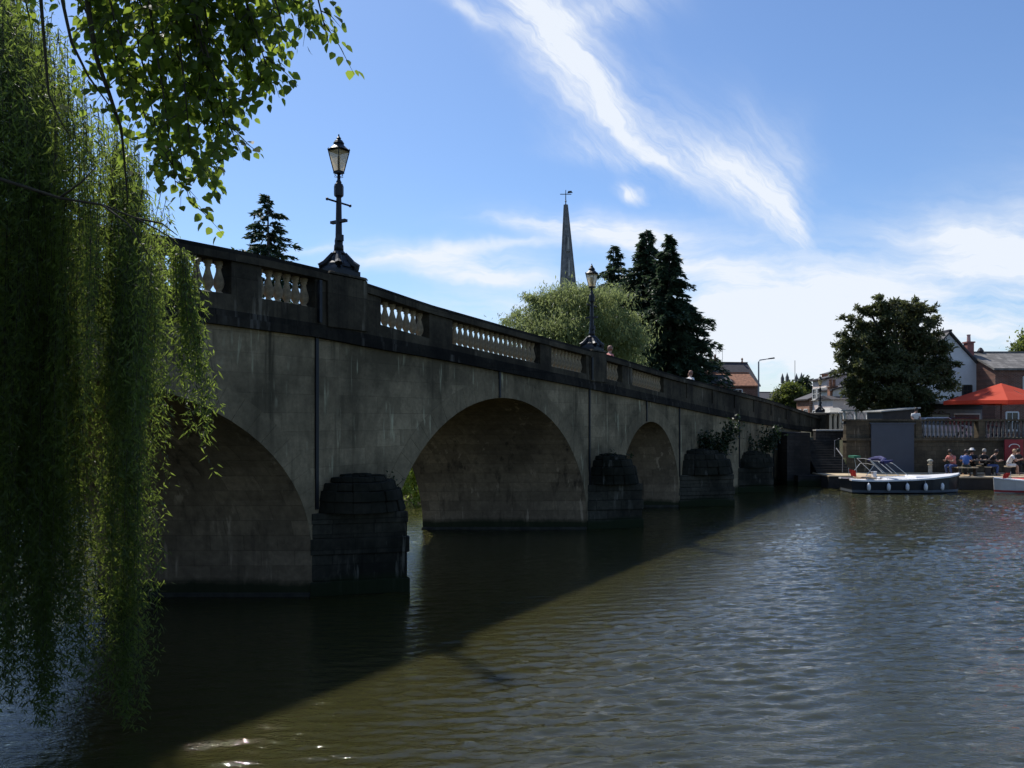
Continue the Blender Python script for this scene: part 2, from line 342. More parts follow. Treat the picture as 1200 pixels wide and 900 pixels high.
def build_bridge():
    root = empty('stone_bridge', J, R(90) - BA)
    tag(root, 'long weathered stone arch bridge with balustrade crossing the river', 'bridge')
    T0, T1 = -18.0, 38.3
    # profile of the underside
    prof = [(T0, -1.2)]
    for (c, a, z0, rise) in ARCHES:
        prof += [(c - a, -1.2), (c - a, z0)] if z0 > 0 else [(c - a, -1.2)]
        n = 28
        for k in range(0 if z0 <= 0 else 1, n + 1):
            th = math.pi * (1 - k / n); prof.append((c + a * math.cos(th), z0 + rise * math.sin(th)))
        prof.append((c + a, -1.2))
    prof.append((T1, -1.2))
    face = MB(); back = MB(); under = MB()
    # wall face columns (front p=0 and far side), cut by the arches
    ts = sorted(set([T0, T1] + [round(x, 4) for x, _ in prof] + [round(T0 + i * 1.0, 4) for i in range(int(T1 - T0))]))
    def low(t):
        for (c, a, z0, rise) in ARCHES:
            if abs(t - c) < a - 1e-6: return z0 + rise * math.sqrt(max(0, 1 - ((t - c) / a) ** 2))
        return -1.2
    for a, b in zip(ts, ts[1:]):
        m = (a + b) / 2
        inside = any(abs(m - c) < w for (c, w, _, _) in ARCHES)
        def lw(t):
            if not inside: return -1.2
            for (c, w, z0, rise) in ARCHES:
                if abs(m - c) < w: return z0 + rise * math.sqrt(max(0, 1 - ((t - c) / w) ** 2))
        fa, fb = far(a), far(b); la, lb = lw(a), lw(b)
        face.add([(a, 0, la), (b, 0, lb), (b, 0, band(b)), (a, 0, band(a))], [(0, 1, 2, 3)])
        back.add([(fa[0], fa[1], la), (fb[0], fb[1], lb), (fb[0], fb[1], band(b)), (fa[0], fa[1], band(a))], [(3, 2, 1, 0)])
    face.build('near_wall', M_STONE, root); back.build('far_wall', M_STONE, root)
    for (x0, z0), (x1, z1) in zip(prof, prof[1:]):
        if z0 == -1.2 and z1 == -1.2: continue
        f0, f1 = far(x0), far(x1)
        under.add([(x0, 0, z0), (x1, 0, z1), (f1[0], f1[1], z1), (f0[0], f0[1], z0)], [(0, 3, 2, 1)])
    so = under.build('arch_barrels', M_SOFFIT, root)
    so.name = 'arch_soffit'
    for (a_, b_) in ((0.0, 2.1), (11.5, 13.65), (19.15, 24.2)):
        fa, fb = far(a_), far(b_); MB().prism([(a_ - .07, .02), (b_ + .07, .02), (fb[0] + .07, fb[1]), (fa[0] - .07, fa[1])], -1.2, .075).build('footing', M_FOOT, root)
    # voussoir rings, 2 cm proud
    for (c, a, z0, rise) in ARCHES:
        r = MB(); n = 34
        for k in range(n):
            th0 = math.pi * (1 - (k + .008) / n); th1 = math.pi * (1 - (k + .992) / n); dd = .50
            q = []
            for th, o in ((th0, 0), (th1, 0), (th1, dd), (th0, dd)): q.append((c + (a + o) * math.cos(th), z0 + (rise + o) * math.sin(th)))
            if max(x for x, _ in q) > T1 : continue
            r.hexa([(x, -.010, z) for x, z in q] + [(x, .05, z) for x, z in q])
        r.build('voussoir_ring', M_RING, root)
    # string course, parapet base, coping as mitred ribbons
    def ribbon(name, t0, t1, lo, hi, y0, y1, mat, step=.6, bevel=0.0):
        n = max(1, int((t1 - t0) / step)); mb = MB(); vs = []; fs = []
        for i in range(n + 1):
            t = t0 + (t1 - t0) * i / n
            vs += [(t, y0, lo(t)), (t, y1, lo(t)), (t, y1, hi(t)), (t, y0, hi(t))]
        for i in range(n):
            b = i * 4
            for k in range(4): fs.append((b + k, b + (k + 1) % 4, b + 4 + (k + 1) % 4, b + 4 + k))
        fs += [(3, 2, 1, 0), (n * 4, n * 4 + 1, n * 4 + 2, n * 4 + 3)]
        mb.add(vs, fs); return mb.build(name, mat, root)
    E_ = 43.0
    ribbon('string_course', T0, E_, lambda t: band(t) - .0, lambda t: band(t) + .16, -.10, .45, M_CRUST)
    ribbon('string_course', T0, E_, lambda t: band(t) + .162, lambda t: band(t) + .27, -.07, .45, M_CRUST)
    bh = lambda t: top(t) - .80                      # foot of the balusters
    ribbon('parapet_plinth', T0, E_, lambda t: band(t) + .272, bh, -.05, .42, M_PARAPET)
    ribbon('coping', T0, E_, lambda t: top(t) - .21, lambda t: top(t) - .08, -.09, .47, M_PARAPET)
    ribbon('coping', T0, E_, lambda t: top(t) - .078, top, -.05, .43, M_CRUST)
    # dies (solid blocks) between the openings
    gaps = [(-9.3, -7.6), (-6.9, -5.2), (-4.35, -1.9), (-1.24, .07), (1.95, 3.61), (4.49, 8.58), (9.2, 11.36), (12.75, 13.95), (14.75, 17.6)]
    edges = [T0] + [x for g in gaps for x in g] + [E_]
    for i in range(0, len(edges), 2):
        a, b = edges[i], edges[i + 1]
        if a >= 17: 
            # the long solid stretch is divided into sunk panels
            x = a; k = 0
            while x < b - .3:
                w = 2.3 if k % 2 == 0 else .7
                x2 = min(b, x + w)
                ribbon('parapet_die' if k % 2 else 'parapet_panel', x + .004, x2 - .004, lambda t: bh(t) + .002, lambda t: top(t) - .212, -.045 if k % 2 else -.0, .40, M_PARAPET)
                x = x2; k += 1
        else: ribbon('parapet_die', a, b, lambda t: bh(t) + .002, lambda t: top(t) - .212, -.035, .40, M_PARAPET)
    # balusters
    bal = MB().lathe([(.075, 0), (.075, .045), (.05, .06), (.048, .08), (.085, .14), (.098, .20), (.09, .27), (.062, .36), (.045, .43), (.043, .47), (.062, .49), (.062, .505), (.05, .515), (.075, .53), (.075, .60)], n=12)
    first = bal.build('baluster', M_BALUS, root, smooth=True); n = 0
    for (a, b) in gaps:
        k = max(2, int(round((b - a) / .222))); 
        for i in range(k):
            t = a + (b - a) * (i + .5) / k
            o = first if n == 0 else first.copy()
            if n: COL.objects.link(o); o.parent = root
            o.location = (t, .17, bh(t) - .01); n += 1
    # pedestals for the lamps
    for (a, b) in ((.35, 1.48), (11.55, 12.65)):
        m = (a + b) / 2; zt = top(m)
        q = MB(); q.box((m, .165, (band(m) + .28 + zt + .02) / 2 - .02), (b - a, .53, zt - .02 - band(m) - .28)); q.build('pedestal', M_PARAPET, root, bevel=.01)
        q = MB(); q.box((m, .165, zt + .015), (b - a - .02, .60, .055), taper=.92); q.build('pedestal_cap', M_PARAPET, root, bevel=.008)
    # far parapet and road
    m = MB(); rd = MB()
    for i in range(int(T1 - T0)):
        a, b = T0 + i, T0 + i + 1; fa, fb = far(a), far(b)
        m.hexa([(fa[0], fa[1] - .35, band(a)), (fb[0], fb[1] - .35, band(b)), (fb[0], fb[1], band(b)), (fa[0], fa[1], band(a)),
                (fa[0], fa[1] - .35, top(a) - .25), (fb[0], fb[1] - .35, top(b) - .25), (fb[0], fb[1], top(b) - .25), (fa[0], fa[1], top(a) - .25)])
        rd.add([(a, .45, band(a) + .2), (b, .45, band(b) + .2), (fb[0], fb[1] - .36, band(b) + .2), (fa[0], fa[1] - .36, band(a) + .2)], [(0, 1, 2, 3)])
    m.build('far_parapet', M_PARAPET, root); rd.build('roadway', plain('asphalt', (.05, .05, .05), .9, .2), root)
    # drain joints / iron pipes down the wall
    for t, zl in ((.12, 1.7), (6.55, 4.04), (11.6, 1.4), (16.0, 3.38), (19.15, 1.2), (26.64, 1.2), (32.4, .1)):
        MB().box((t, -.022, (zl + band(t)) / 2), (.075, .04, band(t) - zl - .004)).build('drain_pipe', M_IRON, root)
        if t in (.12, 11.6): MB().box((t, -.11, (band(t) + .28 + top(t) - .24) / 2), (.07, .06, top(t) - band(t) - .54)).build('drain_pipe', M_IRON, root)
    # cutwaters
    rr = random.Random(3)
    for (a, b, nt_, p, zc, zd) in PIERS:
        def tri(g): return [(a - g * .6, .0 + .0), (nt_ - g * .2, -p - g), (nt_ + g * .6, -p - g * .6), (b + g, .0)]
        q = MB(); q.prism(tri(.07), -1.2, .28); q.prism(tri(0.0), .282, zc - .82); q.prism(tri(.06), zc - .818, zc - .50); q.prism(tri(.0), zc - .498, zc - .22); q.prism(tri(.03), zc - .218, zc)
        q.build('cutwater', M_PIER, root, bevel=.03)
        # rounded cap laid in stepped courses, weathering back to the wall
        q = MB(); cx = (a + b) / 2 + (nt_ - (a + b) / 2) * .2; hw = (min(b - a, 2.4)) / 2 * .92
        if b - a > 3: cx = a + 1.75; hw = 1.5
        rows = 5; n = 9
        for i in range(rows):
            f0 = i / rows; rad = math.cos(f0 * math.pi / 2) ** .8; z0 = zc + (zd - zc) * math.sin(f0 * math.pi / 2) + .002; z1 = zc + (zd - zc) * math.sin((i + 1) / rows * math.pi / 2)
            for k in range(n):
                th0 = math.pi * (k + .004) / n; th1 = math.pi * (k + .996) / n; g = 1 + rr.uniform(-.03, .02); h = rr.uniform(-.012, .012)
                p4 = [(cx, .0), (cx - hw * math.cos(th0) * rad * g, -p * .93 * math.sin(th0) * rad * g), (cx - hw * math.cos((th0 + th1) / 2) * rad * g * 1.01, -p * .93 * math.sin((th0 + th1) / 2) * rad * g * 1.01), (cx - hw * math.cos(th1) * rad * g, -p * .93 * math.sin(th1) * rad * g)]
                t4 = [(cx + (x - cx) * .95, y * .95) for x, y in p4]
                q.add([(x, y, z0) for x, y in p4] + [(x, y, z1 + h) for x, y in t4], [(3, 2, 1, 0), (4, 5, 6, 7), (0, 1, 5, 4), (1, 2, 6, 5), (2, 3, 7, 6), (3, 0, 4, 7)])
        q.build('cutwater_cap', M_CRUST2, root, bevel=.03)
    return root
build_bridge()

# ------------------------------------------------------------------ ground and water
def zn(x):                                                      # near water's edge
    e = 7.3 + .15 * math.sin(x * 1.3)
    if x < -4.4: e = 7.3 + min(1, (-4.4 - x) / 1.6) * 1.6
    if x < -9.5: e = 8.8 + min(14.0, (-9.5 - x) * 2.5)
    return e
def side(x, z): return (x - J.x) * NV.x + (z - J.y) * NV.y       # > 0 on the camera's side of the bridge
def ground_h(x, z):
    hN = max(-1.3, min(1.9, (zn(x) - z) * .42 + .02 * math.sin(x * 5 + z * 3)))
    if side(x, z) > -2.6: hF = 2.3 if z > (45.2 if x < 17.6 else 43.05) else -1.3
    else:
        hF = max(-1.3, min(1.8, (z - 33.9 - .5 * math.sin(x * .5)) * .5))
    if z > 43.4 and side(x, z) <= -2.6: hF = max(hF, 1.8)
    if z > 55: hF = 2.3 + min(.6, (z - 55) * .02)
    return max(hN, hF)
def build_ground():
    xs = [-1500, -600, -250, -120, -80] + list(np.arange(-60, 70.1, 1.0)) + [80, 120, 250, 600, 1500]
    xs = sorted(set(xs + list(np.arange(-12, 3, .3))))
    zs = [-300, -100, -40, -20] + list(np.arange(-12, 12, .4)) + list(np.arange(12, 42, 1.0)) + [42.9, 43.1, 43.5] + list(np.arange(44, 75, 1.5)) + [80, 100, 150, 300, 700, 1500, 3000]
    vs = [(x, z, ground_h(x, z)) for z in zs for x in xs]; n = len(xs)
    fs = [(j * n + i, j * n + i + 1, (j + 1) * n + i + 1, (j + 1) * n + i) for j in range(len(zs) - 1) for i in range(n - 1)]
    o = MB().add(vs, fs).build('ground', M_GROUND, smooth=True); tag(o, kind='structure')
build_ground()
def build_water():
    zs = [4.0]
    while zs[-1] < 20: zs.append(zs[-1] + .045)
    while zs[-1] < 44: zs.append(zs[-1] + .09)
    zs = np.array(zs); xs = np.concatenate([np.linspace(-60, -17, 60), np.arange(-16.9, 32, .11), np.linspace(32.2, 90, 70)])
    X, Z = np.meshgrid(xs, zs); Hh = np.zeros_like(X)
    rg = np.random.default_rng(5)
    amp_patch = .9 + .6 * np.sin(X * .31 + 1) * np.sin(Z * .23 + X * .08) + .2 * np.sin(X * .9 - Z * .6)
    for lam, a, spread, n in ((2.6, .0020, .4, 4), (1.1, .0029, .36, 6), (.55, .0034, .40, 9), (.30, .0026, .45, 13)):
        for _ in range(n):
            l = lam * rg.uniform(.75, 1.3); th = R(90) + R(12) + rg.normal(0, spread); ph = rg.uniform(0, 6.28); k = 2 * math.pi / l
            wv = np.sin(k * (X * math.cos(th) + Z * math.sin(th)) + ph + .8 * np.sin(X * rg.uniform(.2, .5) + Z * rg.uniform(.1, .4) + rg.uniform(0, 6)))
            Hh += a * ((1 - np.abs(wv)) ** 2.3 * 2.4 if lam < 1.5 else wv) * np.sqrt(10 / n) * .8
    sd_ = (X - J.x) * NV.x + (Z - J.y) * NV.y
    calm = .34 + .66 / (1 + np.exp(-(sd_ - 3.9) * 1.3)) + .55 / (1 + np.exp(-(sd_ - 8) * .8)) + .5 / (1 + np.exp((sd_ + 5) * 1.0))
    Hh = (Hh - Hh.mean()) * amp_patch * calm * np.clip(.45 + .55 * (np.hypot(X * .6 - 3, Z) - 8) / 5, .45, 1)
    edge = np.clip((Z - 4.0) / .5, 0, 1)
    V = np.stack([X, Z, Hh * edge], -1).reshape(-1, 3); nx, nzv = len(xs), len(zs)
    i = np.arange(nx - 1)[None, :] + np.arange(nzv - 1)[:, None] * nx
    F = np.stack([i, i + 1, i + 1 + nx, i + nx], -1).reshape(-1, 4)
    o = np_mesh('river_water', V, F.ravel(), np.arange(len(F)) * 4, M_WATER); o.data.polygons.foreach_set('use_smooth', np.ones(len(F), bool))
    tag(o, kind='structure')
build_water()

# ------------------------------------------------------------------ far bank: quay, terrace, steps
M_QBAL = plain('weathered_baluster', (.13, .125, .12), .9, .6, 9)
def build_quay():
    XL = P(992, 0, 43).x; XR = 60.0
    r = thing('quay_wall', 'brown stone quay wall with balustrade on top behind the riverside deck', 'wall', (0, 43, 0))
    MB().box(((XL + XR) / 2, .25, .55), (XR - XL, .5, 3.5)).build('wall', M_QUAY, r)
    MB().box(((XL + XR) / 2, .22, 2.38), (XR - XL + .1, .66, .14)).build('ledge', M_QUAY, r)
    x0 = P(1077, 0, 43).x
    MB().box(((XL + x0) / 2, .25, 2.9), (x0 - XL, .38, .90)).build('solid_parapet', M_QUAY, r)
    MB().box(((XL + XR) / 2, .25, 3.39), (XR - XL + .12, .5, .10)).build('coping', M_QUAY, r)
    piers = [x0, P(1151, 0, 43).x, P(1225, 0, 43).x, P(1300, 0, 43).x]
    for x in piers: MB().box((x, .25, 2.91), (.34, .46, 1.0)).build('balustrade_pier', M_QUAY, r)
    b = MB().lathe([(.06, 0), (.06, .08), (.04, .12), (.075, .3), (.07, .42), (.04, .66), (.06, .72), (.06, .89)], n=8); first = None
    for a, c in zip(piers, piers[1:]):
        n = int((c - a - .4) / .215)
        for i in range(n):
            x = a + .25 + (c - a - .5) * (i + .5) / n
            if first is None: first = o = b.build('baluster', M_QBAL, r, smooth=True)
            else: o = first.copy(); COL.objects.link(o); o.parent = r
            o.location = (x, .25, 2.452)
    # steps down to the deck
    s = thing('river_steps', 'dark worn stone steps beside the bridge end going down to the deck', 'steps', (0, 42.2, 0))
    XA = P(930, 0, 42.2).x
    q = MB(); n = 14
    for i in range(n):
        z1 = .55 + (i + 1) * (2.30 - .55) / n; y0 = i * .2
        q.box(((XA + XL) / 2 + .6, y0 + .1 + (n * .2 - y0) * .0, z1 - .5), (XL - XA - 1.3, .2, 1.0 + 0 * z1))
    q.build('treads', M_STEP, s)
    MB().box(((XA + XL) / 2, .3, 0.0), (XL - XA - .02, 1.9, 1.1)).build('landing', M_STEP, s)
    MB().box((XA + .25, 1.4, 1.15), (1.2, 2.9, 3.2)).build('side_wall', M_STEP, s)
    MB().box((P(974, 0, 45).x, 2.95, 2.83), (1.75, .5, .08)).build('pale_slab', M_PALE, s)
    MB().box((P(974, 0, 45).x, 3.0, 2.2), (1.7, .36, 1.16)).build('upper_wall', M_STEP, s)
    h = MB(); h.tube([(XL - .5, .1, .6), (XL - .5, .1, 1.5), (XL - .5, .9, 1.9)], .025); h.tube([(XL - .43, 1.3, 1.2), (XL - .43, 1.3, 2.3), (XL - .1, 1.5, 2.4)], .02)
    h.build('handrail', plain('galvanised_rail', (.25, .25, .26), .5, .1), s)
    # grey boarded screen against the wall
    a, c = P(1021, 0, 42.9).x, P(1071, 0, 42.9).x
    g = thing('grey_screen', 'flat slate grey boarded screen fixed to the quay wall behind the moored boat', 'screen', ((a + c) / 2, 42.93, .55))
    MB().box((0, 0, 1.32), (c - a, .09, 2.64)).build('board', M_GREYPAINT, g)
    MB().box((0, -.01, 2.67), (c - a + .12, .14, .07)).build('top_rail', M_GREYPAINT, g)
    # deck
    d = thing('river_deck', 'pale timber landing deck along the foot of the quay wall', 'deck', (0, 39.6, 0))
    for a, c, y1 in ((P(976, 0, 40).x, P(1010, 0, 40).x, 3.2), (P(1112, 0, 39.6).x, 60, 3.3), (P(1010, 0, 40).x, P(1112, 0, 39.6).x, 3.3)):
        yo = .9 if a < P(1100, 0, 40).x else 0
        MB().box(((a + c) / 2 , (yo + y1) / 2, .60), (c - a - .01, y1 - yo, .06)).build('deck_boards', M_DECK, d)
        MB().box(((a + c) / 2 , (yo + y1) / 2 + .04, .1), (c - a - .03, y1 - yo - .1, .93)).build('deck_frame', M_DECKD, d)
    return
build_quay()

# ------------------------------------------------------------------ lamps
M_LAMPGLASS = None
def lampglass():
    m, nt, b = newmat('frosted_lamp_glass'); b.inputs['Base Color'].default_value = (.75, .62, .38, 1); b.inputs['Roughness'].default_value = .4
    N = nt.nodes; tr = N.new('ShaderNodeBsdfTranslucent'); tr.inputs['Color'].default_value = (.88, .72, .42, 1); ms = N.new('ShaderNodeMixShader'); ms.inputs[0].default_value = .65
    nt.links.new(b.outputs[0], ms.inputs[1]); nt.links.new(tr.outputs[0], ms.inputs[2])
    tp = N.new('ShaderNodeBsdfTransparent'); m2 = N.new('ShaderNodeMixShader'); m2.inputs[0].default_value = .3
    nt.links.new(ms.outputs[0], m2.inputs[1]); nt.links.new(tp.outputs[0], m2.inputs[2]); nt.links.new(m2.outputs[0], N['Material Output'].inputs['Surface']); return m
M_LAMPGLASS = lampglass()
def make_lamp(label):
    r = thing('street_lamp', label, 'street lamp', group='old lantern lamps along the bridge')
    q = MB(); q.box((0, 0, .05), (.70, .56, .10)); q.box((0, 0, .14), (.58, .48, .08), taper=.9); q.lathe([(.27, .17), (.25, .24), (.19, .30), (.17, .36), (.12, .44)], n=10); q.lathe([(.21, .18), (.19, .24), (.13, .3), (.12, .42), (.15, .46), (.10, .52)], n=12)
    for k in range(4):                                         # dolphin-like scrolls round the foot
        a = R(45 + 90 * k); ca, sa = math.cos(a), math.sin(a)
        q.tube([(.34 * ca, .34 * sa, .10), (.36 * ca, .36 * sa, .20), (.27 * ca, .27 * sa, .25), (.20 * ca, .20 * sa, .34), (.12 * ca, .12 * sa, .46)], [.07, .085, .08, .07, .045], 7)
    q.build('base', M_IRON, r)
    q = MB(); q.lathe([(.105, .50), (.10, .62), (.085, .66), (.09, .72), (.072, .80), (.058, 1.55), (.052, 1.62), (.07, 1.65), (.05, 1.70), (.05, 1.92), (.06, 1.95), (.035, 2.0), (.03, 2.14)], n=12)
    q.build('post', M_IRON, r, smooth=True)
    q = MB(); q.lathe([(.055, 1.63), (.095, 1.66), (.10, 1.70), (.10, 1.86), (.085, 1.91), (.05, 1.93)], n=8); q.build('switch_box', M_IRON, r)
    q = MB(); q.tube([(-.33, 0, 1.53), (.33, 0, 1.53)], .02); q.lathe([(.0, -.035), (.03, -.02), (.03, .02), (.0, .035)], (-.33, 0, 1.53), 6); q.lathe([(.0, -.035), (.03, -.02), (.03, .02), (.0, .035)], (.33, 0, 1.53), 6)
    q.build('ladder_bar', M_IRON, r)
    MB().box((0, -.0, 1.13), (.09, .42, .055)).build('cross_bracket', M_IRON, r); MB().box((-.06, -.09, .77), (.13, .1, .13)).build('fuse_box', M_IRON, r)
    # lantern
    q = MB(); z0, z1 = 2.17, 2.60; r0, r1 = .105, .215
    for k in range(4):
        a = R(45 + 90 * k); ca, sa = math.cos(a), math.sin(a); q.tube([(r0 * ca, r0 * sa, z0), (r1 * ca, r1 * sa, z1)], .011, 5)
        b = R(45 + 90 * (k + 1)); cb, sb = math.cos(b), math.sin(b)
        q.tube([(r1 * ca, r1 * sa, z1), (r1 * cb, r1 * sb, z1)], .013, 5); q.tube([(r0 * ca, r0 * sa, z0), (r0 * cb, r0 * sb, z0)], .012, 5)
        q.lathe([(.012, 0), (.02, .02), (.0, .06)], (r1 * ca, r1 * sa, z1 + .01), 6)
        c_ = R(90 * k); q.tube([(.03 * math.cos(c_), .03 * math.sin(c_), 2.05), (.12 * math.cos(c_), .12 * math.sin(c_), 2.08), (.085 * math.cos(c_), .085 * math.sin(c_), 2.17)], .007, 5)
    q.box((0, 0, 2.15), (.16, .16, .04), R(0)); q.build('lantern_frame', M_IRON, r)
    q = MB(); e = .007
    for k in range(4):
        a = R(45 + 90 * k); b = R(135 + 90 * k); s0, s1 = r0 - e, r1 - e
        q.add([(s0 * math.cos(a), s0 * math.sin(a), z0), (s0 * math.cos(b), s0 * math.sin(b), z0), (s1 * math.cos(b), s1 * math.sin(b), z1), (s1 * math.cos(a), s1 * math.sin(a), z1)], [(0, 1, 2, 3)])
    q.build('lantern_glass', M_LAMPGLASS, r)
    q = MB(); q.lathe([(.225, 2.615), (.20, 2.635), (.11, 2.72), (.10, 2.74), (.115, 2.76), (.075, 2.82), (.04, 2.845), (.05, 2.87), (.02, 2.90), (.012, 2.95)], n=12); q.lathe([(.03, 2.18), (.03, 2.5)], n=6)
    q.build('lantern_roof', M_IRON, r)
    return r
lamp = make_lamp('tallest looking black lantern lamp on the first bridge pedestal above the wide left arch')
lamp.location = Wd(.90, -.165, top(.90) + .035); lamp.rotation_euler = (0, 0, R(90) - BA); lamp.scale = (.99, .99, .99)
l2 = copy_tree(lamp); l2['label'] = 'black lantern lamp on the parapet in front of the pale green willow'
l2.location = Wd(12.1, -.165, top(12.1) + .035); l2.rotation_euler = (0, 0, R(90) - BA); l2.scale = (.95, .95, .95)
l3 = copy_tree(lamp); l3['label'] = 'small distant lantern lamp on the pillar at the far end of the bridge'
l3.location = Wd(43.6, -.1, top(43) + .22); l3.rotation_euler = (0, 0, R(90) - BA); l3.scale = (.82, .82, .82)
ep = thing('end_pillar', 'squat dark stone pillar closing the far end of the bridge parapet', 'pillar', Wd(43.6, -.1, 0), R(90) - BA)
MB().box((0, 0, (top(43) + .08) / 2 + .5), (1.15, .9, top(43) + .08 - 1.0)).build('shaft', M_PARAPET, ep, bevel=.02); MB().box((0, 0, top(43) + .14), (1.3, 1.05, .12), taper=.85).build('cap', M_CRUST, ep)
# ------------------------------------------------------------------ trees
def rv(n, lo, hi): return RNG.uniform(lo, hi, n)
def sph(n):
    v = RNG.normal(size=(n, 3)); return unit(v)
def crown_tree(name, label, base, height, clumps, n_leaf, size, mat, cat='tree', group=None, trunk_r=.3, trunk_h=None, aspect=.55, droop=0.0, spread=.5, fuzz=.28, limbs=True, tuft=26, rag=.10):
    """clumps: (x, y, z, rx, ry, rz) relative to the base; leaves gather in small tufts spread through each clump's shell"""
    r = thing(name, label, cat, base, 0, group)
    th = trunk_h or height * .55
    q = MB(); q.tube([(0, 0, -.3), (.03, 0, th * .4), (-.04, .03, th)], [trunk_r * 1.25, trunk_r, trunk_r * .45], 9)
    if limbs:
        for c in clumps: 
            z0 = th * random.uniform(.45, .9)
            e = Vector((c[0] * .85, c[1] * .85, c[2])); m = Vector((e.x * .45, e.y * .45, (z0 + e.z) / 2 + .2))
            q.tube([(0, 0, z0), m, e], [trunk_r * .45, trunk_r * .28, trunk_r * .1], 6)
    q.build('trunk', M_BARK, r, smooth=True)
    vol = np.array([c[3] * c[4] * c[5] for c in clumps]) ** .67; vol /= vol.sum()
    Cs = []; Ns = []
    for c, w in zip(clumps, vol):
        n = int(n_leaf * w); nt_ = max(6, n // tuft)
        d = sph(nt_); rad = RNG.uniform(.25, 1.0, nt_) ** .45 * (1 + RNG.normal(0, rag, nt_))
        tc_ = np.array(c[:3]) + d * rad[:, None] * np.array(c[3:])
        k = RNG.integers(0, nt_, n); p = tc_[k] + RNG.normal(0, 1, (n, 3)) * fuzz * np.array([1, 1, .6]) * (np.mean(c[3:]) * .5 + .3)
        Cs.append(p); Ns.append(d[k])
    C = np.concatenate(Cs); Nn = unit(np.concatenate(Ns) + RNG.normal(0, .7, C.shape))
    D = RNG.normal(0, 1, C.shape); D[:, 2] -= droop; Ln = size * rv(len(C), .6, 1.4)
    leaves('crown', C, D, Nn, Ln, Ln * aspect, mat, r)
    return r

L_WILLOW = leafmat('willow_leaf', (.024, .042, .011), (.054, .078, .018), .52, (.44, .58, .10))
L_LIME = leafmat('lime_leaf', (.018, .036, .010), (.032, .056, .014), .6, (.50, .66, .08))
L_FARWILLOW = leafmat('pale_willow_leaf', (.12, .16, .06), (.21, .25, .11), .55, (.40, .46, .17))
L_CONIFER = leafmat('conifer_needles', (.024, .046, .028), (.060, .092, .046), .25)
L_SPRUCE = leafmat('spruce_needles', (.02, .045, .025), (.045, .075, .035), .3)
L_YEW = leafmat('yew_leaf', (.030, .044, .016), (.085, .095, .036), .4)
L_BUSH = leafmat('bush_leaf', (.04, .07, .018), (.10, .12, .035), .4, (.35, .42, .08))
L_SUNBUSH = leafmat('sunny_bush_leaf', (.14, .20, .04), (.28, .34, .08), .75, (.85, .95, .3))  # sunlit look of the low bushes painted in as brighter leaf colours
L_IVY = leafmat('dark_plant_leaf', (.010, .020, .007), (.025, .045, .014), .25)
M_TWIG = plain('dark_twig', (.035, .028, .022), .9, .4, 20)

